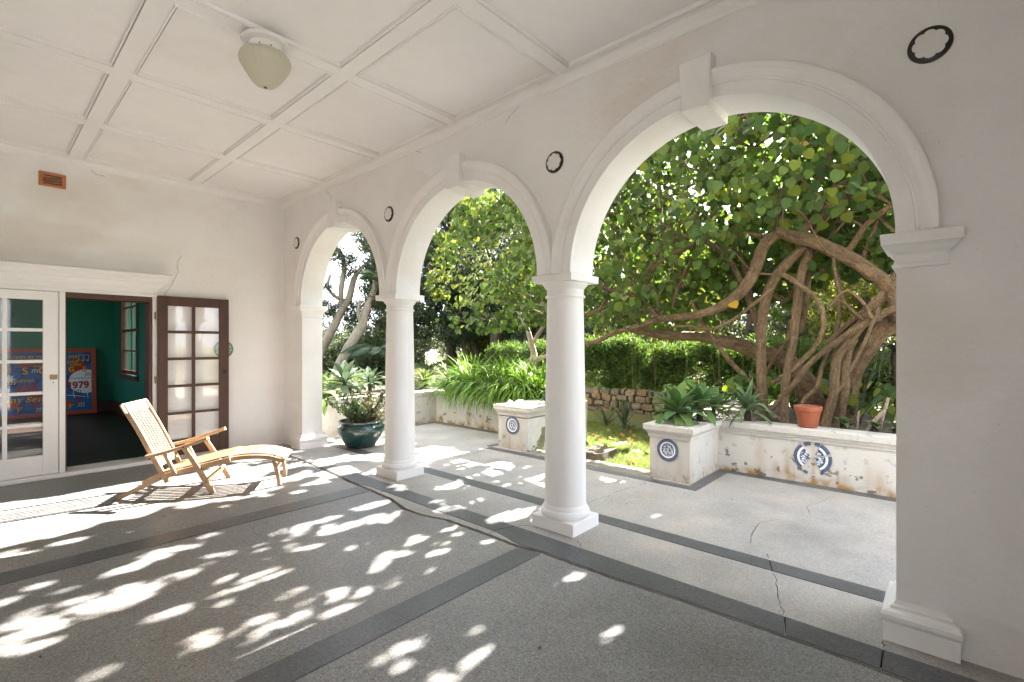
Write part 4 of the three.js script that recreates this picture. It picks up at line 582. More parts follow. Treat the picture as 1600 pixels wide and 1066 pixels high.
const GAPS=[[0.495,-4.963,0.087,0.016,0.005,-0.048],[0.734,-4.816,0.105,0.004,0.009,-0.056],[0.707,-4.744,0.073,0.019,0.005,-0.031],[0.245,-4.896,0.061,0.005,0.003,-0.06],[0.18,-4.992,0.056,0.006,0.003,-0.076],[0.406,-4.647,0.07,0.009,0.004,-0.042],[0.263,-4.71,0.087,-0.007,0.002,-0.035],[0.633,-4.079,0.079,-0.027,0.006,-0.04],[0.718,-4.058,0.065,0.003,0.011,-0.064],[0.927,-4.21,0.119,0.028,0.013,-0.059],[0.842,-4.124,0.107,0.014,0.009,-0.043],[0.85,-3.743,0.07,0.006,0.007,-0.031],[0.954,-3.687,0.06,-0.014,0.012,-0.046],[0.283,-4.189,0.058,-0.013,0.003,-0.05],[0.389,-3.993,0.065,0.003,0.003,-0.026],[0.148,-4.076,0.06,-0.029,0.002,-0.056],[0.447,-3.785,0.084,0.018,0.005,-0.043],[0.571,-3.658,0.222,0.008,0.011,-0.069],[0.502,-3.548,0.098,0.0,0.009,-0.064],[0.674,-3.532,0.066,-0.024,0.009,-0.049],[0.653,-3.776,0.065,0.007,0.007,-0.04],[0.845,-3.598,0.024,-0.003,0.008,-0.034],[0.226,-3.829,0.058,0.001,0.002,-0.032],[0.172,-3.722,0.08,-0.032,0.003,-0.064],[0.247,-3.65,0.062,0.005,0.003,-0.038],[0.208,-3.527,0.143,-0.024,0.005,-0.082],[0.118,-3.423,0.033,-0.001,0.001,-0.032],[0.221,-3.367,0.095,-0.005,0.003,-0.043],[0.752,-3.225,0.086,0.003,0.009,-0.039],[0.388,-2.87,0.051,-0.004,0.003,-0.025],[0.149,-3.097,0.017,0.009,0.001,-0.021],[1.347,-5.378,0.1,0.014,0.022,-0.087],[1.385,-5.241,0.132,0.011,0.019,-0.073],[1.643,-5.204,0.12,0.046,0.024,-0.076],[1.805,-5.114,0.104,-0.004,0.019,-0.054],[2.013,-5.261,0.158,0.043,0.04,-0.105],[2.101,-4.667,0.122,0.02,0.03,-0.068],[2.217,-4.885,0.054,0.012,0.029,-0.064],[1.567,-4.968,0.041,0.006,0.012,-0.039],[1.715,-4.713,0.055,-0.016,0.013,-0.037],[1.245,-4.303,0.074,0.006,0.01,-0.036],[1.061,-4.175,0.088,0.038,0.01,-0.04],[1.217,-3.822,0.067,0.004,0.013,-0.041],[1.123,-3.878,0.028,-0.007,0.008,-0.029],[1.111,-3.756,0.03,-0.003,0.01,-0.033],[1.446,-3.824,0.075,-0.004,0.012,-0.031],[1.416,-3.704,0.052,0.009,0.011,-0.029],[1.73,-3.944,0.17,0.007,0.033,-0.075],[1.69,-3.847,0.127,0.026,0.037,-0.085],[1.708,-3.779,0.079,-0.036,0.026,-0.057],[2.045,-3.946,0.117,0.004,0.03,-0.058],[1.943,-3.774,0.068,0.003,0.037,-0.073],[2.064,-3.676,0.162,-0.008,0.04,-0.071],[1.837,-3.662,0.047,-0.005,0.025,-0.049],[1.58,-3.564,0.052,-0.001,0.025,-0.056],[1.69,-3.5,0.075,-0.002,0.024,-0.05],[1.578,-3.651,0.048,-0.007,0.013,-0.029],[1.909,-3.256,0.069,0.008,0.024,-0.041],[1.329,-3.528,0.03,0.011,0.01,-0.026],[1.096,-3.431,0.068,-0.008,0.014,-0.042],[1.181,-3.239,0.24,0.005,0.014,-0.039],[1.227,-3.324,0.162,-0.014,0.012,-0.032],[1.077,-3.253,0.117,0.001,0.008,-0.026],[0.958,-3.094,0.051,-0.02,0.011,-0.034],[0.795,-3.225,0.053,-0.015,0.011,-0.043],[1.297,-2.932,0.073,0.008,0.013,-0.03],[1.474,-2.762,0.071,0.022,0.017,-0.032],[1.445,-2.689,0.059,-0.016,0.016,-0.031],[1.065,-2.785,0.066,-0.001,0.016,-0.042],[1.133,-2.669,0.137,-0.002,0.017,-0.04],[1.19,-2.623,0.076,0.015,0.014,-0.031],[1.287,-2.757,0.041,0.02,0.014,-0.031],[1.38,-2.546,0.107,0.016,0.015,-0.028],[0.957,-2.632,0.043,-0.004,0.007,-0.02],[0.786,-2.836,0.091,0.02,0.009,-0.034],[0.79,-2.754,0.088,-0.019,0.008,-0.029],[0.918,-2.728,0.045,0.001,0.007,-0.021],[0.91,-2.436,0.198,0.001,0.025,-0.069],[1.18,-2.393,0.242,0.007,0.022,-0.044],[1.161,-2.481,0.118,0.027,0.015,-0.033],[2.487,-3.975,0.184,0.03,0.044,-0.071],[2.293,-3.648,0.142,0.011,0.054,-0.087],[2.43,-3.58,0.136,-0.081,0.04,-0.06],[1.978,-2.967,0.079,-0.007,0.027,-0.041],[2.065,-2.901,0.064,0.007,0.028,-0.04],[1.963,-2.896,0.031,0.012,0.015,-0.022],[1.876,-2.904,0.039,0.007,0.025,-0.039],[1.828,-2.837,0.084,-0.004,0.026,-0.041],[1.717,-2.746,0.04,-0.007,0.014,-0.023],[1.765,-2.598,0.082,0.012,0.031,-0.045],[1.611,-2.616,0.082,0.006,0.027,-0.044],[2.287,-3.03,0.081,0.017,0.053,-0.07],[2.657,-2.978,0.062,0.017,0.037,-0.042],[2.572,-2.872,0.057,0.015,0.03,-0.034],[2.546,-3.009,0.03,0.013,0.022,-0.026],[2.371,-2.828,0.056,0.027,0.027,-0.032],[2.308,-2.711,0.076,0.018,0.036,-0.042],[2.18,-2.733,0.05,-0.015,0.03,-0.037],[2.643,-2.596,0.053,0.023,0.035,-0.034],[2.049,-2.535,0.068,-0.007,0.029,-0.036],[1.87,-2.439,0.079,0.004,0.03,-0.039],[2.037,-2.402,0.065,0.008,0.025,-0.03],[1.937,-2.37,0.086,0.005,0.013,-0.016],[1.533,-2.495,0.059,-0.001,0.021,-0.034],[1.452,-2.538,0.039,0.002,0.016,-0.028],[1.593,-2.421,0.076,-0.044,0.02,-0.03],[1.383,-2.0,0.081,0.009,0.027,-0.04],[1.569,-1.992,0.055,-0.009,0.016,-0.02],[1.492,-1.949,0.031,0.0,0.014,-0.019],[1.319,-1.879,0.07,0.001,0.02,-0.028],[1.534,-1.82,0.039,-0.019,0.016,-0.019],[1.738,-1.836,0.05,0.018,0.019,-0.02],[1.616,-1.691,0.085,-0.006,0.028,-0.03],[1.674,-1.682,0.047,0.008,0.026,-0.026],[1.414,-1.704,0.046,0.019,0.018,-0.021],[1.424,-1.643,0.052,0.027,0.016,-0.019],[2.575,-1.79,0.1,0.035,0.035,-0.025],[2.209,-1.291,0.069,0.035,0.034,-0.02],[2.515,-5.494,0.148,-0.058,0.068,-0.148],[2.629,-5.165,0.086,-0.0,0.038,-0.074],[2.538,-4.827,0.04,-0.007,0.029,-0.054],[3.387,-3.865,0.163,0.078,0.084,-0.096],[3.573,-3.945,0.13,-0.003,0.092,-0.101],[3.228,-3.339,0.08,0.018,0.04,-0.041],[2.909,-3.356,0.12,0.082,0.051,-0.059],[3.167,-2.831,0.288,0.082,0.089,-0.08],[3.055,-2.853,0.089,0.03,0.062,-0.058],[4.045,-3.845,0.062,0.028,0.04,-0.038],[4.155,-3.622,0.06,0.006,0.051,-0.044],[3.842,-3.661,0.062,0.013,0.036,-0.034],[3.798,-3.493,0.053,0.007,0.035,-0.032],[4.543,-3.815,0.05,0.009,0.048,-0.04],[4.491,-5.0,0.12,0.045,0.066,-0.074],[3.952,-4.966,0.135,-0.005,0.055,-0.069],[3.961,-1.88,0.1,0.006,0.066,-0.031]];
const OPEN=[[0.16,-6.6],[0.6,-6.52],[0.95,-6.58],[1.69,-6.51],[2.29,-6.66],[2.24,-6.11],[1.9,-5.25],[1.5,-5.19],[1.35,-5.41],[1.13,-5.33],[0.99,-5.18],[0.73,-5.31],[0.59,-5.19],[0.44,-5.16],[0.13,-5.25]];
// ---------------------------------------------------------------- where sun comes through the crowns
// GAPS: sun flecks on the floor as ellipses [x, z, axis a, axis b]; OPEN: the broad sunlit strip. Gaps of the crowns lie on the sun's rays to these places.
const LX0 = -1.6, LZ0 = -9.6, LC = 0.03, LW = 374, LH = 387, LIT = new Uint8Array(LW * LH), COV = new Uint8Array(LW * LH);
const gn = makeNoise(301);
{
  const inPoly = (x, z) => { let c = false; for (let i = 0, j = OPEN.length - 1; i < OPEN.length; j = i++) { const [xi, zi] = OPEN[i], [xj, zj] = OPEN[j]; if ((zi > z) !== (zj > z) && x < (xj - xi) * (z - zi) / (zj - zi) + xi) c = !c; } return c; };
  for (let j = 0; j < LH; j++) for (let i = 0; i < LW; i++) {
    const x = LX0 + (i + 0.5) * LC, z = LZ0 + (j + 0.5) * LC; let on = false;
    const fl = fbm(gn, (x * 0.55) / 8 + 0.5, z / 8 + 0.5, 40, 2), co = fbm(gn, x / 9 + 0.3, z / 9 + 0.7, 10, 3);
    if (x < 0.06 && z > -6.75 && z < -0.3 && !(z > -6.62 && z < -5.2)) on = fl > 0.43;                // left of the frame
    else if (x < 0.3 && z > -6.62 && z < -5.2) on = true;                                                  // the strip runs on out of the frame
    else if (inPoly(x, z)) on = true;
    else if (x > 1.9 && x < 3.1 && z < -4.95 && z > -6.9) on = fl > 0.44;                             // dense flecks by the foot of the chair
    else if (x >= 3.1 && x < 5.0 && z < -4.6 && z > -7.5) on = fl > 0.52;                             // terrace by the pot
    else if (x >= 2.9 && x < 4.9 && z >= -4.6 && z < -2.6) on = fl > 0.64;
    else if (x >= 4.9 && x < 7.4 && z < -4.3) on = fl > 0.27;                                         // planter of strappy plants
    else if (x >= 5.3 && x < 7.8 && z >= -5.6 && z < -2.4) on = co > 0.33;                                       // lawn
    else if (x >= 2.5 && z < -6.9) on = fl > 0.33;
    else if (x > 7.8) on = fl > 0.5;
    LIT[j * LW + i] = on ? 1 : 0;
  }
  for (const [cx, cz, ax, az, bx, bz] of GAPS) {
    const det = ax * bz - az * bx, rr = Math.hypot(ax, az) + Math.hypot(bx, bz);
    for (let j = Math.floor((cz - rr - LZ0) / LC); j <= (cz + rr - LZ0) / LC; j++) for (let i = Math.floor((cx - rr - LX0) / LC); i <= (cx + rr - LX0) / LC; i++) {
      if (i < 0 || j < 0 || i >= LW || j >= LH) continue; const dx = LX0 + (i + 0.5) * LC - cx, dz = LZ0 + (j + 0.5) * LC - cz, s = (dx * bz - dz * bx) / det, t = (ax * dz - az * dx) / det;
      if (s * s + t * t < 1.12) LIT[j * LW + i] = 1;
    }
  }
}
const cellOf = (x, z) => { const i = Math.floor((x - LX0) / LC), j = Math.floor((z - LZ0) / LC); return i < 0 || j < 0 || i >= LW || j >= LH ? -1 : j * LW + i; };
// the shadow that an ellipse with half axes a and b (3D vectors) round p throws on the ground along the sun's rays, cell by cell
function shadowCells(p, a, b, k, visit) {
  const cx = p.x - p.y * KX, cz = p.z - p.y * KZ, ax = (a.x - a.y * KX) * k, az = (a.z - a.y * KZ) * k, bx = (b.x - b.y * KX) * k, bz = (b.z - b.y * KZ) * k, det = ax * bz - az * bx; if (Math.abs(det) < 1e-6) return;
  const rx = Math.hypot(ax, bx), rz = Math.hypot(az, bz);
  for (let j = Math.floor((cz - rz - LZ0) / LC); j <= (cz + rz - LZ0) / LC; j++) for (let i = Math.floor((cx - rx - LX0) / LC); i <= (cx + rx - LX0) / LC; i++) {
    if (i < 0 || j < 0 || i >= LW || j >= LH) continue; const dx = LX0 + (i + 0.5) * LC - cx, dz = LZ0 + (j + 0.5) * LC - cz, u = (dx * bz - dz * bx) / det, v = (ax * dz - az * dx) / det; if (u * u + v * v <= 1) visit(j * LW + i);
  }
}
const VA = V(), VB = V(), VC = V();
const leafAxes = l => { VA.set(1, 0, 0).applyQuaternion(l.q).multiplyScalar(l.s * 0.47); VB.set(0, 1, 0).applyQuaternion(l.q); VC.copy(l.p).addScaledVector(VB, l.s * 0.47); VB.multiplyScalar(l.s * 0.55); };
function leafInGap(l, most = 0.05) { leafAxes(l); let n = 0, m = 0; shadowCells(VC, VA, VB, 1, c => { n++; m += LIT[c]; }); return m > most * n; }
function leafShade(l) { leafAxes(l); shadowCells(VC, VA, VB, 0.8, c => { if (COV[c] < 9) COV[c]++; }); }
function ballInGap(p, r) { let n = 0, m = 0; VA.set(r / SUN.y, 0, 0); VB.set(0, 0, r); shadowCells(p, VA, VB, 1, c => { n++; m += LIT[c]; }); return m > 0.08 * n; }
// ---------------------------------------------------------------- leaves and barks
function foldLeaf(outline, fold = 0.18, droop = 0.12) {   // outline: half leaf as [along, half width]; the leaf grows along +y, its upper side faces +z
  const P = [], F = (a, b, c) => P.push(...a, ...b, ...c), bend = y => -droop * y * y;
  const mid = y => [0, y, bend(y)], ed = (y, w, s) => [s * w, y, bend(y) + fold * w];
  for (const s of [1, -1]) for (let i = 0; i + 1 < outline.length; i++) {
    const [y0, w0] = outline[i], [y1, w1] = outline[i + 1], m0 = clamp(y0, 0, 1), m1 = clamp(y1, 0, 1), q = [mid(m0), ed(y0, w0, s), ed(y1, w1, s), mid(m1)];
    if (s > 0) { F(q[0], q[1], q[2]); F(q[0], q[2], q[3]); } else { F(q[0], q[2], q[1]); F(q[0], q[3], q[2]); }
  }
  const g = new THREE.BufferGeometry(); g.setAttribute('position', new THREE.BufferAttribute(new Float32Array(P), 3)); g.setAttribute('uv', new THREE.BufferAttribute(new Float32Array(P.length / 3 * 2), 2)); g.computeVertexNormals(); return g;
}
const heart = toCreasedNormals(foldLeaf([[0, 0], [-0.07, 0.2], [0.02, 0.41], [0.24, 0.52], [0.5, 0.49], [0.74, 0.33], [0.92, 0.12], [1.04, 0]], 0.12, 0.16), 1.3);
const oval = foldLeaf([[0, 0], [0.25, 0.2], [0.6, 0.2], [1, 0]], 0.25, 0.15);
const blade = foldLeaf([[0, 0], [0.3, 0.09], [0.7, 0.08], [1, 0]], 0.3, 0.3);
const clump = (g, n, seed, spread = 0.8) => { const R = rng(seed), L = []; for (let k = 0; k < n; k++) { const c = g.clone(), s = 0.7 + 0.6 * R(); c.scale(s, s, s); c.rotateX((R() - 0.5) * 2.4); c.rotateZ(R() * 6.283); c.rotateY(R() * 6.283); c.translate((R() - 0.5) * 2 * spread, (R() - 0.5) * 1.4 * spread, (R() - 0.5) * 2 * spread); L.push(c); } return mergeGeometries(L); };
const leafMat = (r, g, b, tr = 0.45, gloss = 0.35) => phys({ color: lin(r, g, b), transmission: tr, thickness: 0, roughness: 0.92, specularIntensity: 0.35, clearcoat: gloss, clearcoatRoughness: 0.38, side: THREE.DoubleSide });
const barkTex = (seed, c0, c1) => { const a = makeNoise(seed), b = makeNoise(seed + 1); return texture(256, 512, (u, v) => { const t = clamp(0.7 * fbm(a, u, v, 6, 5) + 0.5 * (fbm(b, u, v, 24, 3) - 0.4) - 0.35 * Math.max(0, b(u, v, 10, 40) - 0.72), 0, 1); return [lerp(c0[0], c1[0], t), lerp(c0[1], c1[1], t), lerp(c0[2], c1[2], t)]; }); };
const barkT = barkTex(201, [0.045, 0.025, 0.010], [0.25, 0.165, 0.08]), barkBump = texture(256, 512, (u, v) => fbm(n1, u, v, 10, 5) * 0.7 + 0.5 * fbm(n2, u, v, 40, 2) - 0.1, false);
const bark = std({ map: scaled(barkT, 1 / 0.24, 1.6), bumpMap: scaled(barkBump, 1 / 0.24, 2), bumpScale: 0.03, roughness: 0.9 });
const paleT = barkTex(211, [0.15, 0.10, 0.07], [0.38, 0.30, 0.24]), paleBark = std({ map: scaled(paleT, 1 / 0.24, 1.2), bumpMap: scaled(barkBump, 4, 2), bumpScale: 0.012, roughness: 0.85 });
const darkT = barkTex(221, [0.035, 0.022, 0.014], [0.14, 0.10, 0.065]), darkBark = std({ map: scaled(darkT, 4, 1.6), bumpMap: scaled(barkBump, 4, 2), bumpScale: 0.015, roughness: 0.95 });
const Q = new THREE.Quaternion(), M4 = new THREE.Matrix4(), E = new THREE.Euler(), SC = V();
function instanced(name, geo, m, list, parent, colors) {   // list of Matrix4
  const o = new THREE.InstancedMesh(geo, m, list.length); o.name = name; o.castShadow = o.receiveShadow = true; list.forEach((q, i) => o.setMatrixAt(i, q)); if (colors) colors.forEach((c, i) => o.setColorAt(i, c)); o.userData.kind = 'stuff'; parent.add(o); return o;
}
const tint = (R, dark = 0.5, light = 1.5, yellow = 0.4) => { const k = lerp(dark, light, R()), y = R() < 0.12 ? yellow * 2 * R() : yellow * R() * 0.4; return new THREE.Color(k * (1 + 1.2 * y), k * (1 + 0.35 * y), k * (1 - 0.3 * y)); };
const noise3 = (() => { const n = makeNoise(401); return (x, y, z) => (n(x * 0.05 + 0.5, z * 0.05 + y * 0.031, 20) + n(y * 0.05 + 0.2, x * 0.05 + z * 0.027, 20) + n(z * 0.05 + 0.8, y * 0.05 + x * 0.023, 20)) / 3; })();
const inView = (() => { const a = 48.08 * Math.PI / 180, s = Math.sin(a), c = Math.cos(a); return (x, y, z) => { // seen from the porch through one of the arches
  const t = WX0 / x, zz = z * t, yy = 1.5 + (y - 1.5) * t; const d = x * s - z * c; for (const q of ARC) { const dz = Math.abs(zz - q); if (dz < 0.94 && yy > 0 && (yy < SPRING || Math.hypot(zz - q, yy - SPRING) < 0.94)) return d; } return -1; }; })();
// ---------------------------------------------------------------- ground, lawn
const groundTex = texture(512, 512, (u, v) => { const a = fbm(n1, u, v, 6, 5), b = fbm(n2, u, v, 40, 3), k = 0.05 + 0.05 * a + 0.03 * b; return [k * lerp(0.9, 1.5, a), k * 1.25, k * 0.42]; });
const groundMat = std({ map: scaled(groundTex, 0.4, 0.4), roughness: 1 });
const groundY = (x, z) => {
  const far = Math.hypot(x - 6, z + 5); let y = -0.09; y = lerp(y, 0.42, sstep(8.62, 8.75, x)); y = lerp(y, -0.12, sstep(-9, -13, z) * 0.6); y -= 2.6 * sstep(14, 40, far) * sstep(2, -18, z); return y;
};
{
  const ax = []; for (let x = -150; x < -10; x += 14) ax.push(x); for (let x = -10; x < 24; x += x > 8.3 && x < 9 ? 0.06 : 0.7) ax.push(x); for (let x = 24; x <= 170; x += 9) ax.push(x);
  const az = []; for (let z = -170; z < -30; z += 10) az.push(z); for (let z = -30; z < 10; z += 0.8) az.push(z); for (let z = 10; z <= 150; z += 14) az.push(z);
  const pos = [], idx = [], uv = []; az.forEach((z, j) => ax.forEach((x, i) => { const house = x < 5.4 && x > -5 && z > 0.9 && z < 9 || x < 3.3 && z < 1; pos.push(x, house ? -0.35 : (x < 6.1 && x > 3 && z < 1.3 && z > -7.5 && !(x > 5.3 && z > -4.4 && z < -2.4)) ? -0.35 : groundY(x, z) + 0.03 * (noise3(x * 3, 0, z * 3) - 0.5), z); uv.push(x, z); if (i + 1 < ax.length && j + 1 < az.length) { const s = j * ax.length + i; idx.push(s, s + ax.length, s + 1, s + 1, s + ax.length, s + ax.length + 1); } }));
  const g = new THREE.BufferGeometry(); g.setAttribute('position', new THREE.Float32BufferAttribute(pos, 3)); g.setAttribute('uv', new THREE.Float32BufferAttribute(uv, 2)); g.setIndex(idx); g.computeVertexNormals();
  const gr = part('ground', g, groundMat, scene); gr.userData.kind = 'structure';
  const lawn = new THREE.PlaneGeometry(3.2, 5.2, 20, 30); lawn.rotateX(-Math.PI / 2); lawn.translate(6.97, -0.062, -4.7); const lawnTex = texture(512, 512, (u, v) => { const a = fbm(n1, u, v, 8, 5), b = fbm(n2, u, v, 60, 3), k = 0.08 + 0.07 * a + 0.05 * b; return [k * lerp(0.85, 1.15, a), k * 1.05, k * 0.4]; }); const lm = part('lawn', uvm(lawn), std({ map: scaled(lawnTex, 0.5, 0.5), roughness: 1, bumpMap: scaled(plasterBump, 3, 3), bumpScale: 0.02 }), scene); lm.userData.kind = 'structure';
  const R = rng(31), tri = []; for (let k = 0; k < 7; k++) { const a = R() * 6.283, r = R() * 0.018, h = 0.022 + 0.026 * R(), w = 0.0022, l = 0.02 * R(), c = Math.cos(a), s = Math.sin(a), x = c * r, z = s * r; tri.push(x - s * w, 0, z + c * w, x + s * w, 0, z - c * w, x + c * l, h, z + s * l); }
  const tg = new THREE.BufferGeometry(); tg.setAttribute('position', new THREE.Float32BufferAttribute(tri, 3)); tg.setAttribute('uv', new THREE.Float32BufferAttribute(new Float32Array(tri.length / 3 * 2), 2)); tg.computeVertexNormals();
  const L = [], C = []; for (let k = 0; k < 30000; k++) { const x = 5.38 + R() * 3.08, z = -7.0 + R() * 4.6; if (noise3(x * 6, 1, z * 6) < 0.33) continue; const s = 0.7 + 0.7 * R(); M4.compose(V(x, -0.06, z), Q.setFromEuler(E.set(0, R() * 6.283, 0)), SC.set(s, s * (0.7 + 0.6 * noise3(x * 2, 5, z * 2)), s)); L.push(M4.clone()); C.push(tint(R, 0.6, 1.4, 0.45)); }
  const gs = instanced('lawn_grass', tg, leafMat(0.17, 0.235, 0.07, 0.4, 0), L, scene, C); gs.userData = { kind: 'stuff', label: 'short sunlit lawn grass between the pedestals and stone wall', category: 'grass' };
  const FL = [], FC = []; for (let k = 0; k < 120; k++) { const x = 5.4 + R() * 3, z = -6 + R() * 3.5, s = 0.04 + 0.04 * R(); M4.compose(V(x, -0.025, z), Q.setFromEuler(E.set(-1.5 + R() * 0.6, R() * 6.283, R() * 0.5)), SC.set(s, s, s)); FL.push(M4.clone()); FC.push(new THREE.Color(0.8 + 0.5 * R(), 0.7 + 0.4 * R(), 0.6)); }
  const fo = instanced('fallen_leaves', heart, std({ color: lin(0.28, 0.17, 0.06), roughness: 0.9, side: THREE.DoubleSide }), FL, scene, FC); fo.userData = { kind: 'stuff', label: 'dry fallen leaves scattered on the lawn', category: 'leaves' };
}
// ---------------------------------------------------------------- dry stone wall behind the lawn
{
  const w = thing('stone_wall', 'low rough brown dry stone wall behind the lawn', 'wall', [8.5, 0, 0]); const R = rng(51);
  const st = texture(256, 256, (u, v) => { const a = fbm(n2, u, v, 4, 5), b = n3(u, v, 90); const k = 0.085 + 0.11 * a + 0.035 * b; return [k * 1.25, k, k * 0.72]; });
  const mats = [[1, 1, 1], [1.25, 1.12, 0.95], [0.75, 0.74, 0.7], [1.1, 0.9, 0.7]].map(c => std({ map: scaled(st, 2.5, 2.5), color: lin(...c), roughness: 0.95, bumpMap: scaled(plasterBump, 6, 6), bumpScale: 0.02 }));
  part('core', box(0.1, 0.34, -0.2, 0.52, -9.4, -2.4), soilMat, w);
  let y = -0.12; while (y < 0.56) {
    const h = 0.08 + 0.07 * R(); let z = -7.4 + R() * 0.2;
    while (z < -3.0) {
      const l = 0.08 + 0.2 * R(), hh = h * (0.75 + 0.45 * R()); const g = new THREE.BoxGeometry(0.2, hh, l - 0.012, 2, 2, 3), p = g.attributes.position, n = R() * 50;
      for (let i = 0; i < p.count; i++) { const x = p.getX(i), yy = p.getY(i), zz = p.getZ(i), e = Math.abs(x / 0.1) ** 4 + Math.abs(yy / hh * 2) ** 4 + Math.abs(zz / l * 2) ** 4, k = e > 2.2 ? 0.78 : e > 1.3 ? 0.88 : 1; p.setXYZ(i, x * k + 0.03 * (noise3(zz * 20 + n, yy * 20, 3) - 0.5), yy * k + 0.02 * (noise3(x * 20, zz * 20 + n, 9) - 0.5), zz * k + 0.02 * (noise3(yy * 20 + n, x * 20, 1) - 0.5)); }
      g.computeVertexNormals(); g.rotateX((R() - 0.5) * 0.3); g.translate(0.1 + (R() - 0.5) * 0.06, y + h / 2 + (R() - 0.5) * 0.03, z + l / 2); part('stone', uvm(g), mats[Math.floor(R() * 4)], w); z += l;
    }
    y += h;
  }
  const b = new THREE.BoxGeometry(0.5, 0.13, 0.34, 6, 3, 5), p = b.attributes.position; for (let i = 0; i < p.count; i++) { const x = p.getX(i), yy = p.getY(i), z = p.getZ(i), k = 0.93 + 0.14 * noise3(x * 9, yy * 9, z * 9); p.setXYZ(i, x * k, yy * (0.85 + 0.3 * noise3(x * 6, 4, z * 6)), z * k); } b.computeVertexNormals(); b.translate(5.64, 0.01, -3.52);
  solo('stone_block', uvm(b), mats[2], 'loose grey stone block lying at the edge of the lawn', 'stone');
}
// ---------------------------------------------------------------- the great tree of the right-hand arch
const heartMats = [leafMat(0.042, 0.085, 0.014, 0.5, 0.2), leafMat(0.07, 0.118, 0.014, 0.56, 0.18), leafMat(0.03, 0.07, 0.010, 0.45, 0.2), leafMat(0.15, 0.19, 0.010, 0.65, 0.1)], yellowLeaf = leafMat(0.42, 0.25, 0.015, 0.45, 0.15);
function addLeaves(tree, leaves, nParts, geo, mats, baseMat) {   // the leaves that show largest become parts of their own, the rest one part
  const R = rng(leaves.length + 3), seen = []; leaves.forEach((l, i) => { const d = inView(l.p.x, l.p.y, l.p.z); if (d > 0) seen.push([l.s / d, i]); }); seen.sort((a, b) => b[0] - a[0]);
  const own = new Set(seen.slice(0, nParts).map(q => q[1])), rest = [], cols = [];
  leaves.forEach((l, i) => { if (own.has(i)) { const m = part('leaf', geo, l.yellow ? yellowLeaf : mats[Math.floor(R() * mats.length)], tree); m.position.copy(l.p); m.quaternion.copy(l.q); m.scale.setScalar(l.s); } else { rest.push(M4.compose(l.p, l.q, SC.set(l.s, l.s, l.s)).clone()); cols.push(l.yellow ? new THREE.Color(4, 2.2, 0.5) : l.c ?? tint(R)); } });
  if (rest.length) instanced('foliage', geo, baseMat, rest, tree, cols);
}
function hang(R, p, out, s) {   // a leaf that hangs from its stalk: tip down and outwards, upper side turned up and out
  const a = R() * 6.283, d = V(Math.cos(a) * 0.8 + out.x, -0.55 - 0.7 * R(), Math.sin(a) * 0.8 + out.z).normalize(), n = V((R() - 0.5) * 1.1 + out.x * 0.6, 0.9 + 0.3 * R(), (R() - 0.5) * 1.1 + out.z * 0.6); n.addScaledVector(d, -n.dot(d)).normalize();
  const x = d.clone().cross(n).normalize(); return { p, q: new THREE.Quaternion().setFromRotationMatrix(new THREE.Matrix4().makeBasis(x, d, n)), s };
}
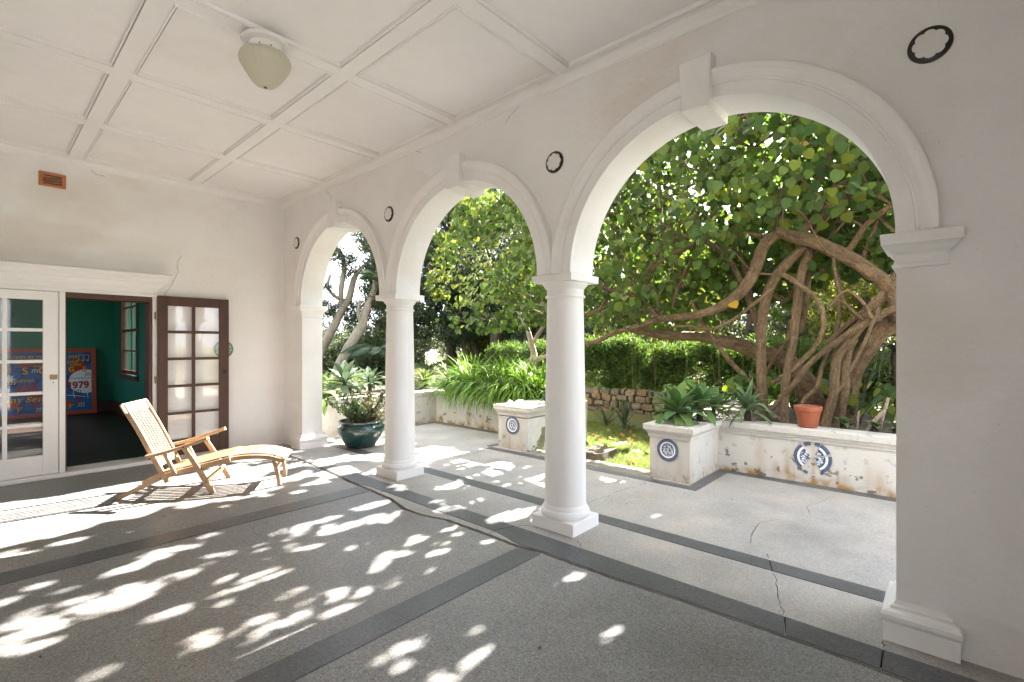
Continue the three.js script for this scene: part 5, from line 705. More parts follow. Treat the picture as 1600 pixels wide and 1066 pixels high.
{
  const t = thing('spreading_tree', 'large spreading tree with tangled brown limbs and heart shaped leaves', 'tree'); const R = rng(61);
  MAIN.forEach(pts => pts.forEach(q => { q[3] *= 0.84; })); MAIN.forEach((pts, i) => part(pts[0][3] > 0.05 ? 'trunk' : 'branch', limb(pts, pts[0][3] > 0.04 ? 14 : 9, 0.05, 700 + i, 5), bark, t));
  const nodes = []; MAIN.forEach(pts => pts.forEach(q => { if (q[1] > 1.7) nodes.push(q); }));
  const inCrown = (x, y, z) => {
    const yb = x < 6.75 ? lerp(1.72, 2.85, sstep(-3.6, -1.4, z)) + 0.25 * (noise3(x * 2, 3, z * 2) - 0.5) : lerp(1.75, 2.35, sstep(-3, -1, z)), yt = 7.0 - ((x - 7.2) / 2.9) ** 2 * 1.7 - ((z + 2.2) / 4.4) ** 2 * 2.2;
    return y > yb && y < yt && x < 9.4 && (x > 5.35 || (x > 3.9 && y > 1.75 + 0.51 * x + 0.3 * noise3(x * 3, y, z * 3)));
  };
  const leaves = [], tw = []; const add = (l, most) => { if (leafInGap(l, most)) return false; leaves.push(l); leafShade(l); return true; };
  let made = 0; for (let k = 0; k < 60000 && made < 1600; k++) {
    const x = 4.0 + R() * 5.4, z = -6.6 + R() * 8.2, y = 1.3 + R() * 5.7; if (!inCrown(x, y, z) || noise3(x * 2.2, y * 2.2, z * 2.2) < 0.44 || (x < 6.8 && z > -1.75 && z < -0.3 && y < 3.75 && R() < 0.6)) continue; made++;
    const a = R() * 6.283, len = 0.25 + 0.3 * R(), d = V(Math.cos(a), -0.15 + 0.5 * R(), Math.sin(a)).normalize(), c = V(x, y, z), e = c.clone().addScaledVector(d, len);
    if (made % 2) tw.push(limb([[c.x, c.y, c.z, 0.005], [(c.x + e.x) / 2, (c.y + e.y) / 2 + 0.03, (c.z + e.z) / 2, 0.004], [e.x, e.y, e.z, 0.002]], 4, 0, made, 2));
    if (made % 3 === 0) { let b = null, bd = 1.5; for (const q of nodes) { const dd = Math.hypot(q[0] - x, q[1] - y, q[2] - z); if (dd < bd) { bd = dd; b = q; } } if (b && bd > 0.2) tw.push(limb([[b[0], b[1], b[2], 0.013], [lerp(b[0], x, 0.5) + (R() - 0.5) * 0.2, lerp(b[1], y, 0.5) + 0.1, lerp(b[2], z, 0.5) + (R() - 0.5) * 0.2, 0.010], [x, y, z, 0.006]], 5, 0.05, made, 3)); }
    const n = 7 + Math.floor(R() * 5); for (let i = 0; i < n; i++) { const f = 0.15 + 0.85 * i / n, p = c.clone().addScaledVector(d, len * f).add(V((R() - 0.5) * 0.16, (R() - 0.5) * 0.12, (R() - 0.5) * 0.16)); const l = hang(R, p, V(d.x * 0.3 - 0.15, 0, d.z * 0.3), 0.068 + 0.06 * R()); l.yellow = R() < 0.008; add(l); }
  }
  for (let k = 0; k < 70; k++) { const q = nodes[Math.floor(R() * nodes.length)]; if (q[1] < 2.3 && q[2] > -2.2) continue; const e = V(q[0] + (R() - 0.6) * 1.2, q[1] + 0.2 + R() * 1.3, q[2] + (R() - 0.5) * 2.2); if (!inCrown(e.x, e.y, e.z)) continue; const r = 0.008 + 0.012 * R(); part('branch', limb([[q[0], q[1], q[2], r], [lerp(q[0], e.x, 0.35) + (R() - 0.5) * 0.2, lerp(q[1], e.y, 0.35) - 0.12 * R(), lerp(q[2], e.z, 0.35) + (R() - 0.5) * 0.2, r * 0.9], [lerp(q[0], e.x, 0.7) + (R() - 0.5) * 0.2, lerp(q[1], e.y, 0.7) + 0.1 * R(), lerp(q[2], e.z, 0.7), r * 0.7], [e.x, e.y, e.z, r * 0.4]], 6, 0.05, 4000 + k, 4), bark, t); }
  // close the crown wherever the floor below lies in shade
  let fill = 0; for (let pass = 0; pass < 7; pass++) for (let j = 0; j < LH; j++) for (let i = 0; i < LW; i++) {
    const c = j * LW + i; if (LIT[c] || COV[c] > (pass === 3 || pass === 6 ? 1 : 0)) continue; const gx = LX0 + (i + 0.5) * LC, gz = LZ0 + (j + 0.5) * LC; if (gx < -1.0 || gx > 5.2 || gz < -6.9 || gz > 0.9) continue;
    for (let k = 0; k < 10; k++) { const X = 4.3 + R() * 5.0, y = (X - gx) / KX; if (!inCrown(X, y, gz + y * KZ)) continue; const s = pass < 4 ? 0.07 + 0.055 * R() : 0.042 + 0.025 * R(), n = SUN.clone().add(V(R() - 0.5, R() - 0.5, R() - 0.5)).normalize(), d = V(R() - 0.7, -0.8, R() - 0.5); d.addScaledVector(n, -d.dot(n)).normalize();
      const q = new THREE.Quaternion().setFromRotationMatrix(new THREE.Matrix4().makeBasis(d.clone().cross(n), d, n)), l = { p: V(X, y, gz + y * KZ).addScaledVector(d, -s * 0.45), q, s }; if (add(l, pass < 4 ? 0.05 : 0.18)) { fill++; break; } }
  }
  // the few yellow leaves that catch the eye
  for (const [x, y, z] of [[6.3, 2.02, -1.98], [6.2, 3.75, -1.15], [6.2, 2.75, -2.75], [6.3, 2.95, -1.4]]) { const l = hang(R, V(x, y, z), V(-0.4, 0, 0), 0.12); l.yellow = true; leaves.push(l); }
  addLeaves(t, leaves, 300, heart, heartMats, leafMat(0.062, 0.112, 0.013, 0.56, 0.14));
  const twg = part('twigs', mergeGeometries(tw), bark, t); twg.userData.kind = 'stuff';
}
// ---------------------------------------------------------------- other trees
function crownTree(name, label, limbs, mat, blobs, geo, lm, size, count, seed, o = {}) {
  const t = thing(name, label, 'tree', [0, 0, 0], 0, o.group), R = rng(seed); limbs.forEach((p, i) => part(i ? 'branch' : 'trunk', limb(p, 9, 0.06, seed + i, 4), mat, t));
  const vol = blobs.reduce((s, b) => s + b[3] * b[4] * (b[5] ?? b[3]), 0), leaves = [];
  for (const b of blobs) { const n = Math.round(count * b[3] * b[4] * (b[5] ?? b[3]) / vol), f = o.gap ?? 0.42;
    for (let k = 0, tries = 0; k < n && tries < n * 6; tries++) {
      const u = V(R() - 0.5, R() - 0.5, R() - 0.5).normalize(), r = Math.pow(R(), 0.42) * (0.85 + 0.3 * noise3(u.x * 4 + b[0], u.y * 4, u.z * 4 + b[2])), p = V(b[0] + u.x * r * b[3], b[1] + u.y * r * b[4], b[2] + u.z * r * (b[5] ?? b[3]));
      if (noise3(p.x * (o.nf ?? 2), p.y * (o.nf ?? 2), p.z * (o.nf ?? 2)) < f) continue; k++; if (p.y < (o.low ?? 0.3)) continue; const l = hang(R, p, V(u.x * 0.6, 0, u.z * 0.6), size * (0.7 + 0.6 * R())); if (geo === heart ? leafInGap(l) : ballInGap(p, l.s * 1.7)) continue; if (o.tint) l.c = o.tint(R); l.yellow = o.yellow ? R() < o.yellow : false; leaves.push(l);
    } }
  addLeaves(t, leaves, o.parts ?? 0, geo, o.mats ?? [lm], lm); return t;
}
crownTree('leafy_tree', 'pale slender tree with sunlit yellow green leaves seen through the middle arch', LITB, paleBark, [[8.1, 3.6, -8.9, 0.75, 0.8, 0.9], [8.1, 4.35, -8.0, 0.85, 0.85, 0.9], [8.0, 3.4, -7.2, 0.8, 0.9, 0.8], [8.0, 3.6, -6.4, 0.6, 0.9, 0.6], [8.0, 2.85, -7.8, 0.8, 0.6, 1.1], [8.0, 3.05, -9.4, 0.5, 0.5, 0.6], [7.8, 2.6, -6.4, 0.5, 0.45, 0.5], [8.2, 4.6, -6.9, 0.7, 0.7, 0.8]], heart, leafMat(0.125, 0.165, 0.022, 0.58, 0.2), 0.108, 8200, 71, { parts: 200, mats: [leafMat(0.105, 0.15, 0.02, 0.58, 0.2), leafMat(0.17, 0.20, 0.04, 0.62, 0.2), leafMat(0.06, 0.105, 0.018, 0.5, 0.25)], yellow: 0.008, gap: 0.37 });
const ovalClump = clump(oval, 8, 5, 1.0), bladeClump = clump(blade, 9, 6, 0.7);
const darkLeaf = leafMat(0.026, 0.0462, 0.0137, 0.3, 0.35), greyLeaf = leafMat(0.0462, 0.0653, 0.0248, 0.35, 0.3), brightLeaf = leafMat(0.15, 0.17, 0.02, 0.55, 0.1);
crownTree('shade_tree', 'dark green small leaved tree with brown trunk beyond the clivia bed', DARKB, darkBark, [[12, 3.17, -14.4, 1.2, 0.95], [12, 3.75, -12.6, 1.1, 0.9], [12, 2.5, -11.0, 1.2, 0.8], [12, 2.2, -13.3, 1.1, 0.7], [12, 2.1, -9.9, 0.9, 0.7], [12, 3.3, -11.7, 1.0, 0.8], [12, 2.7, -15.6, 0.9, 1.0], [12, 4.6, -14.9, 1.0, 1.1]], ovalClump, darkLeaf, 0.11, 5200, 73, { gap: 0.43, nf: 1.3 });
crownTree('pine_tree', 'tall dark needled tree at the top of the middle arch', [[[13.2, 0.3, -15.2, 0.22], [13.1, 3, -15.1, 0.19], [13.0, 6.5, -14.8, 0.13], [13, 9, -14.5, 0.06]], [[13.05, 5.5, -14.9, 0.06], [12.6, 6.3, -13.8, 0.04], [12.3, 6.6, -12.6, 0.02]]], darkBark, [[12.8, 6.5, -14.3, 1.4, 0.9], [12.6, 7.2, -12.8, 1.2, 0.7], [13, 8.3, -14.8, 1.3, 1.0], [12.8, 5.3, -15.6, 1.0, 0.7]], bladeClump, leafMat(0.0245, 0.034, 0.0204, 0.2, 0.2), 0.16, 3200, 75, { gap: 0.45, nf: 1.6 });
crownTree('gum_tree', 'leaning pale trunked tree with a bare lower stem in the farthest arch', GUMA, paleBark, [[8.05, 4.7, -12.5, 0.75, 0.6], [8.2, 3.8, -12.6, 0.6, 0.65], [8.1, 2.8, -12.8, 0.6, 0.65], [8.3, 1.9, -12.8, 0.6, 0.6], [7.7, 4.2, -12.4, 0.3, 0.3], [8.7, 3.4, -12.9, 0.8, 1.0]], ovalClump, greyLeaf, 0.085, 2400, 77, { gap: 0.42, nf: 2 });
crownTree('gum_tree', 'forked grey trunked tree against the white sky in the farthest arch', GUMB, paleBark, [[7.46, 2.6, -14.2, 0.42, 0.38], [7.79, 4.0, -14, 0.36, 0.42], [8.2, 2.5, -14.2, 0.5, 0.55], [7.36, 4.25, -14, 0.36, 0.38], [8.1, 1.5, -14.2, 0.5, 0.35], [7.15, 3.0, -14, 0.25, 0.4], [6.9, 4.6, -14.1, 0.5, 0.4]], ovalClump, greyLeaf, 0.075, 1100, 79, { gap: 0.44, nf: 2.4 });
// trees and bushes beyond the hedge and at the end of the garden
[[13.4, -6.6, 2.4, 2.6, 0], [12.6, -3.6, 2.2, 2.4, 1], [13.2, -0.6, 2.3, 2.6, 0], [12.8, 2.0, 2.0, 2.3, 1], [16.5, -10.4, 2.9, 3.4, 2], [17.6, -3.4, 2.8, 3.4, 0], [17.2, 3.0, 2.8, 3.2, 2], [18.4, -16.2, 3.2, 3.4, 2], [15.2, -21.0, 2.7, 2.5, 1], [11.6, -21.6, 2.0, 1.6, 1], [13.2, -26.5, 3.0, 2.4, 2], [22, -22, 4, 4.5, 0], [23, -11, 4, 5, 0], [22, 1, 4, 4.6, 1], [6.9, -16.6, 1.2, 1.1, 1], [8.6, -17.4, 1.4, 1.3, 1], [10.4, -17.0, 1.4, 1.3, 2], [12.2, -17.8, 1.5, 1.5, 1], [9.4, -14.8, 1.0, 0.9, 1], [14.6, -13.6, 1.8, 1.9, 0], [16, -6.6, 2.8, 5.8, 0], [15.4, -1.6, 2.8, 5.8, 0], [15.6, 3.4, 2.4, 4.4, 1], [14.2, -9.4, 2.5, 5.4, 2], [14.4, -12.0, 2.4, 5.0, 2], [14.8, -14.8, 2.6, 5.6, 2]].forEach(([x, z, r, h, kind], i) => {
  const labels = ['tree beyond the hedge behind the great tree, left of its limbs', 'bushy sunlit tree beyond the hedge behind the horizontal limb', 'tree beyond the hedge right behind the cluster of trunks', 'tree beyond the hedge at the right pier', 'far tree behind the dark shade tree', 'far tree behind the middle of the hedge', 'far tree behind the hedge at the right', 'far tree left of the shade tree', 'far pale bush under the forked gum tree', 'far pale bush at the foot of the leaning gum', 'distant tree on the falling ground past the gums', 'distant tall tree behind the shade tree', 'distant tall tree behind the sunlit pale tree', 'distant tall tree behind the great tree', 'low pale bush left of the leaning gum stem', 'low pale bush right behind the leaning gum stem', 'low dark bush left of the shade tree', 'sunlit bush behind the small palm', 'low sunlit bush nearest the gum trees', 'sunlit bush right of the shade tree trunk', 'tall leafy tree behind the left part of the great tree crown', 'tall leafy tree behind the middle of the great tree crown', 'tall leafy tree behind the right part of the great tree crown', 'tall dark tree right behind the pale slender tree', 'tall dark tree behind the shade tree trunk', 'tall dark tree behind the left half of the middle arch'];
  const gy = groundY(x, z), R = rng(900 + i), bl = []; for (let k = 0; k < 6; k++) { const a = R() * 6.283, d = r * 0.55 * Math.sqrt(R()); bl.push([x + Math.cos(a) * d, gy + h * (0.55 + 0.75 * R()), z + Math.sin(a) * d, r * 0.55, h * 0.42, r * 0.55]); } bl.push([x, gy + h * 0.5, z, r * 0.8, h * 0.5, r * 0.8]);
  crownTree('garden_tree', labels[i], [[[x, gy - 0.1, z, 0.13], [x + 0.1, gy + h * 0.5, z, 0.1], [x, gy + h, z + 0.1, 0.04]]], darkBark, bl, ovalClump, [brightLeaf, greyLeaf, darkLeaf][kind], 0.12 + 0.03 * (r > 3), Math.round((h > 4 ? 1500 : 850) * r), 950 + i, { gap: 0.40, nf: 1.2, low: gy + 0.1, group: 'trees beyond the garden hedge' });
});
// ---------------------------------------------------------------- bamboo hedge behind the stone wall
{
  const h = thing('hedge', 'dense green bamboo hedge behind the stone wall and lawn', 'hedge', [0, 0, 0]), R = rng(91), st = [], L = [], C = [];
  for (let k = 0; k < 260; k++) { const x = 8.85 + R() * 0.7, z = -8.8 + R() * 10.4, y = 1.25 + 0.4 * R(); st.push(limb([[x, 0.35, z, 0.006], [x + (R() - 0.5) * 0.06, 0.9, z + (R() - 0.5) * 0.06, 0.005], [x + (R() - 0.5) * 0.16, y, z + (R() - 0.5) * 0.16, 0.003]], 4, 0, k, 2)); }
  part('stems', mergeGeometries(st), std({ color: lin(0.16, 0.15, 0.05), roughness: 0.7 }), h).userData.kind = 'stuff';
  for (let k = 0; k < 13500; k++) { const x = 8.95 + R() * 0.65, z = -8.9 + R() * 10.6, top = 1.02 + 0.75 * noise3(x * 2.5, 0, z * 2.2) + 0.16 * R() * R(), y = 0.5 + (top - 0.5) * Math.pow(R(), 0.62); if (noise3(x * 5, y * 5, z * 5) < 0.47 - 0.07 * (y > 1)) continue; const s = 0.06 + 0.07 * R();  M4.compose(V(x, y, z), Q.setFromEuler(E.set(R() * 1.2 - 0.6, R() * 6.283, R() * 1.2 - 0.6)), SC.set(s, s, s)); L.push(M4.clone()); C.push(tint(R, 0.45, 1.7, 0.5)); }
  instanced('foliage', bladeClump, leafMat(0.06, 0.11, 0.018, 0.55, 0.15), L, h, C);
}
// ---------------------------------------------------------------- palms
function palm(label, x, y, z, n, len, seed, mat, lift = 0.7) {
  const t = thing('palm', label, 'palm', [x, y, z]), R = rng(seed);
  for (let k = 0; k < n; k++) {
    const a = k / n * 6.283 + R() * 0.5, e = lift * (0.6 + 0.8 * R()), L = len * (0.8 + 0.4 * R()), pts = []; for (let i = 0; i <= 6; i++) { const u = i / 6; pts.push(V(Math.cos(a) * L * u * 0.9, L * (e * u - 0.95 * u * u * (0.5 + e * 0.4)), Math.sin(a) * L * u * 0.9)); }
    const c = new THREE.CatmullRomCurve3(pts), G = [limb(pts.map((p, i) => [p.x, p.y, p.z, 0.012 * (1 - i / 7)]), 4, 0, k, 2)]; G[0] = G[0].toNonIndexed();
    for (let i = 2; i < 30; i++) for (const s of [-1, 1]) { const u = i / 30, p = c.getPoint(u), d = c.getTangent(u), side = V(-Math.sin(a), 0, Math.cos(a)).multiplyScalar(s), dir = d.clone().multiplyScalar(0.75).add(side).add(V(0, -0.25, 0)).normalize(), nn = V(0, 1, 0); nn.addScaledVector(dir, -nn.dot(dir)).normalize(); const xx = dir.clone().cross(nn); const g = blade.clone(), q = L * 0.30 * Math.sin(Math.PI * (0.15 + 0.8 * u)); g.applyMatrix4(new THREE.Matrix4().makeBasis(xx, dir, nn).scale(V(q * 0.7, q, q)).setPosition(p)); G.push(g); }
    part('frond', mergeGeometries(G.map(g => { const h = g.index ? g.toNonIndexed() : g; return h; })), mat, t);
  }
}
palm('small palm with yellow green fronds left of the strappy plants', 8.2, 0.7, -10.2, 13, 1.1, 21, leafMat(0.0748, 0.102, 0.0204, 0.45, 0.3), 0.8);
palm('palm with dark drooping fronds beside the leaning gum', 7.3, 1.35, -11.4, 11, 1.0, 22, leafMat(0.0306, 0.0544, 0.0204, 0.35, 0.3), 0.55);
palm('palm with bright fronds high behind the leaning gum', 7.75, 3.3, -12.2, 9, 0.7, 23, leafMat(0.0544, 0.102, 0.0204, 0.45, 0.3), 0.8);
palm('low golden palm behind the corner of the planter', 6.9, 0.6, -8.9, 12, 0.75, 24, leafMat(0.109, 0.116, 0.0238, 0.45, 0.3), 0.9);
// ---------------------------------------------------------------- agaves, strappy clumps and other plants
function strap(len, w, curve, n = 9, waist = 0.75, keel = 0.3) {   // arching leaf along +x from the origin, rising first
  const P = [], rows = []; let x = 0, y = 0, a = 0; for (let i = 0; i <= n; i++) { const u = i / n, ww = w * Math.sin(Math.PI * Math.pow(lerp(0.14, 1, u), waist)) ; const th = curve[0] + (curve[1] - curve[0]) * u; if (i) { x += Math.cos(th) * len / n; y += Math.sin(th) * len / n; } const nx = -Math.sin(th), ny = Math.cos(th); rows.push([[x + nx * ww * keel, y + ny * ww * keel, ww], [x, y, 0], [x + nx * ww * keel, y + ny * ww * keel, -ww]]); }
  for (let i = 0; i < n; i++) for (const k of [0, 1]) { const A = rows[i][k], B = rows[i][k + 1], C = rows[i + 1][k + 1], D = rows[i + 1][k]; P.push(...A, ...C, ...B, ...A, ...D, ...C); }
  let g = new THREE.BufferGeometry(); g.setAttribute('position', new THREE.BufferAttribute(new Float32Array(P), 3)); g.setAttribute('uv', new THREE.BufferAttribute(new Float32Array(P.length / 3 * 2), 2)); g.computeVertexNormals(); return toCreasedNormals(g, 1.0);
}
const agaveLeaves = [[1.25, 0.7], [0.95, 0.25], [0.7, -0.1], [0.42, -0.5], [0.15, -1.0]].map(c => strap(0.36, 0.054, c, 10, 1.25, 0.3));
const agaveMats = [leafMat(0.09, 0.175, 0.045, 0.25, 0.12), leafMat(0.125, 0.21, 0.05, 0.28, 0.12), leafMat(0.07, 0.145, 0.04, 0.22, 0.12)];
function agave(label, x, y, z, n, s, seed, mats = agaveMats, geos = agaveLeaves, name = 'agave') {
  const t = thing(name, label, 'plant', [x, y, z]), R = rng(seed);
  const stem = new THREE.CylinderGeometry(0.03 * s, 0.04 * s, 0.14, 8); stem.translate(0, -0.05, 0); part('stem', stem, darkBark, t);
  for (let k = 0; k < n; k++) { const f = k / (n - 1), m = part('leaf', geos[Math.min(geos.length - 1, Math.floor(f * geos.length))], mats[Math.floor(R() * mats.length)], t); m.rotation.set(0, k * 2.39996 + R() * 0.3, (R() - 0.5) * 0.18, 'YXZ'); const q = s * (0.65 + 0.35 * Math.sin(Math.PI * (0.25 + 0.6 * f))) * (0.9 + 0.25 * R()); m.scale.set(q, q, q * (0.9 + 0.2 * R())); m.position.y = 0.05 * (1 - f) * s; }
  return t;
}
agave('grey green agave rosette on the corner of the right pedestal', 5.36, 0.70, -2.28, 26, 1.1, 1);
agave('second agave rosette drooping over the side of the right pedestal', 5.74, 0.72, -2.17, 24, 1.05, 2);
agave('small agave at the lawn end of the right pedestal', 5.55, 0.66, -2.46, 16, 0.8, 3);
agave('low agave between the right pedestal and the strap leaved plant', 6.05, 0.68, -2.12, 18, 0.85, 12);
agave('large pale agave over the wall behind the teal pot', 4.22, 0.80, -7.62, 24, 1.25, 4, [leafMat(0.0884, 0.129, 0.068, 0.3, 0.3), leafMat(0.109, 0.143, 0.0816, 0.3, 0.3)]);
agave('pale agave behind the potted shrub', 4.85, 0.76, -7.85, 20, 1.0, 5, [leafMat(0.0884, 0.129, 0.068, 0.3, 0.3), leafMat(0.0748, 0.122, 0.0476, 0.3, 0.3)]);
agave('bright agave beside the arcade column in the back planter', 5.4, 0.72, -7.8, 18, 0.95, 6, [leafMat(0.0952, 0.136, 0.034, 0.35, 0.3)]);
const sheath = [[1.35, 0.5], [1.15, -0.2], [0.95, -0.7], [0.65, -1.0], [0.3, -1.1]].map(c => strap(0.42, 0.03, c, 10, 0.8, 0.25));
agave('broad strap leaved plant arching over the planter wall', 6.16, 0.68, -1.76, 24, 1.1, 7, [leafMat(0.10, 0.17, 0.07, 0.25, 0.15), leafMat(0.13, 0.20, 0.09, 0.25, 0.15)], sheath, 'crinum_lily');
const sword = [[1.45, 1.3], [1.3, 1.05], [1.15, 0.85]].map(c => strap(0.55, 0.035, c, 8, 0.7, 0.3));
agave('upright sword leaved plant in front of the stone wall', 7.9, -0.02, -4.35, 12, 1.0, 8, [leafMat(0.034, 0.0612, 0.0272, 0.2, 0.3), leafMat(0.0544, 0.0748, 0.034, 0.2, 0.3)], sword, 'sansevieria');
agave('yellow edged sword leaved plant left of the upright one', 7.95, -0.04, -4.75, 9, 0.9, 9, [leafMat(0.109, 0.0952, 0.034, 0.25, 0.3), leafMat(0.034, 0.0612, 0.0272, 0.2, 0.3)], [strap(0.55, 0.03, [1.2, 0.7], 8, 0.7, 0.3), strap(0.5, 0.03, [0.9, 0.3], 8, 0.7, 0.3)], 'flax');
agave('low grassy clump at the foot of the stone wall', 7.7, -0.06, -4.15, 30, 0.8, 10, [leafMat(0.068, 0.0884, 0.0272, 0.3, 0.3), leafMat(0.0408, 0.068, 0.0204, 0.3, 0.3)], [strap(0.4, 0.012, [1.2, 0.0], 7), strap(0.4, 0.012, [0.8, -0.6], 7)], 'grass_clump');
agave('grassy clump close behind the right pedestal', 6.6, -0.06, -2.75, 26, 0.9, 11, [leafMat(0.0476, 0.0816, 0.0204, 0.3, 0.3)], [strap(0.42, 0.016, [1.2, 0.1], 7), strap(0.4, 0.016, [0.8, -0.5], 7)], 'grass_clump');
// clivia-like clumps that spill over the left planter
{
  const straps = [[1.45, -0.2], [1.3, -0.8], [1.15, -1.2], [0.9, -1.45], [1.4, 0.5]].map(c => strap(0.78, 0.019, c, 10, 0.62, 0.25)), mat = leafMat(0.12, 0.235, 0.02, 0.42, 0.35), R = rng(131); mat.vertexColors = true;
  const spots = [[6.18, -7.1], [6.35, -6.75], [6.15, -6.5], [6.4, -6.3], [6.16, -6.1], [6.35, -5.85], [6.15, -5.7], [6.4, -5.5], [6.16, -5.3], [6.3, -5.0], [6.5, -6.9], [6.52, -6.1], [6.5, -5.4], [6.45, -4.75], [6.2, -4.65]];
  const where = ['at the corner of the white walls', 'just behind the corner clump', 'spilling over the wall left of centre', 'tall, behind the left part of the wall', 'spilling over the middle of the wall', 'tall, behind the middle of the wall', 'hanging lowest over the wall', 'tall, right of the middle', 'spilling over the wall near the left pedestal', 'next to the left pedestal', 'at the back, farthest left', 'at the back, in the middle', 'at the back, on the right', 'behind the left pedestal', 'on top of the left pedestal'];
  spots.forEach(([x, z], i) => {
    const t = thing('strappy_clump', 'glossy green strap leaved clump ' + where[i], 'plant', [x, 0.58, z], 0, 'strap leaved plants in the left planter'), n = i > 12 ? 55 : 135, L = [], C = [[], [], [], [], []];
    for (let k = 0; k < n; k++) { const gi = x < 6.3 && R() < 0.6 ? 1 + Math.floor(R() * 3) : Math.floor(R() * 5), a = x < 6.3 && R() < 0.6 ? Math.PI + (R() - 0.5) * 2.2 : R() * 6.283, s = (0.65 + 0.55 * R()) * (i > 12 ? 0.75 : 1) * (x > 6.3 ? 1.1 : 1); const g = straps[gi].clone(); g.scale(s, s, s); g.rotateY(a); g.translate((R() - 0.5) * 0.14, x > 6.3 ? 0.06 * R() : 0, (R() - 0.5) * 0.14); const c = tint(R, 0.6, 1.5, 0.35), q = new Float32Array(g.attributes.position.count * 3); for (let j = 0; j < q.length; j += 3) { q[j] = c.r; q[j + 1] = c.g; q[j + 2] = c.b; } g.setAttribute('color', new THREE.BufferAttribute(q, 3)); L.push(g); }
    part('leaves', mergeGeometries(L), mat, t).userData.kind = 'stuff';
  });
}
[[3.75, -8.1, 'at the house end of the back bed'], [4.4, -8.35, 'behind the large pale agave'], [5.0, -8.5, 'behind the middle of the back bed'], [5.7, -8.3, 'behind the bright agave'], [4.6, -9.2, 'at the far rim of the back bed'], [5.5, -9.3, 'at the far rim of the bed near the palm'], [6.4, -8.2, 'behind the corner of the white walls']].forEach(([x, z, w], i) => agave('bright green leafy clump ' + w, x, 0.60, z, 34, 1.15, 160 + i, [leafMat(0.116, 0.177, 0.034, 0.4, 0.3), leafMat(0.15, 0.19, 0.0476, 0.4, 0.3)], [strap(0.34, 0.04, [1.4, 0.6], 7, 0.7, 0.25), strap(0.36, 0.04, [1.1, 0.0], 7, 0.7, 0.25), strap(0.34, 0.04, [0.8, -0.6], 7, 0.7, 0.25)], 'leafy_clump'));
// broad leaves on the left pedestal, ornaments
agave('broad leaved seedling on the left pedestal', 5.72, 0.64, -4.45, 7, 0.8, 15, [leafMat(0.051, 0.0884, 0.0408, 0.3, 0.3), leafMat(0.068, 0.116, 0.0204, 0.35, 0.3)], [strap(0.26, 0.055, [1.3, 0.6], 7, 0.7, 0.2), strap(0.2, 0.05, [1.0, -0.4], 7, 0.7, 0.2)], 'seedling');
{
  const cer = std({ color: lin(0.7, 0.66, 0.63), roughness: 0.4 }), pink = std({ color: lin(0.55, 0.22, 0.24), roughness: 0.45 });
  const shell = (name, label, x, y, z, turn, s, m2) => { const t = thing(name, label, 'ornament', [x, y, z], turn, 'ornaments on the left pedestal'); const g = lathe([[0, 0.16], [0.014, 0.15], [0.03, 0.12], [0.028, 0.11], [0.048, 0.08], [0.045, 0.068], [0.055, 0.04], [0.04, 0.012], [0.012, 0]], 20); const p = g.attributes.position; for (let i = 0; i < p.count; i++) { const a = Math.atan2(p.getZ(i), p.getX(i)), k = 1 + 0.09 * Math.sin(a * 5 + p.getY(i) * 40); p.setX(i, p.getX(i) * k); p.setZ(i, p.getZ(i) * k); } g.rotateZ(-1.45); g.scale(s, s, s); g.translate(-0.08 * s, 0.048 * s, 0); g.computeVertexNormals(); part('shell', g, cer, t); const l = new THREE.SphereGeometry(0.03 * s, 14, 8); l.scale(1.3, 0.5, 0.8); l.translate(0.02 * s, 0.04 * s, 0.035 * s); part('lip', l, m2, t); };
  shell('sea_shell', 'white sea shell with pink lip lying on the left pedestal', 5.26, 0.622, -4.58, 1.7, 0.8, pink);
  shell('sea_shell', 'upright white sea shell on the left pedestal', 5.22, 0.622, -4.72, 0.5, 0.65, cer);
}
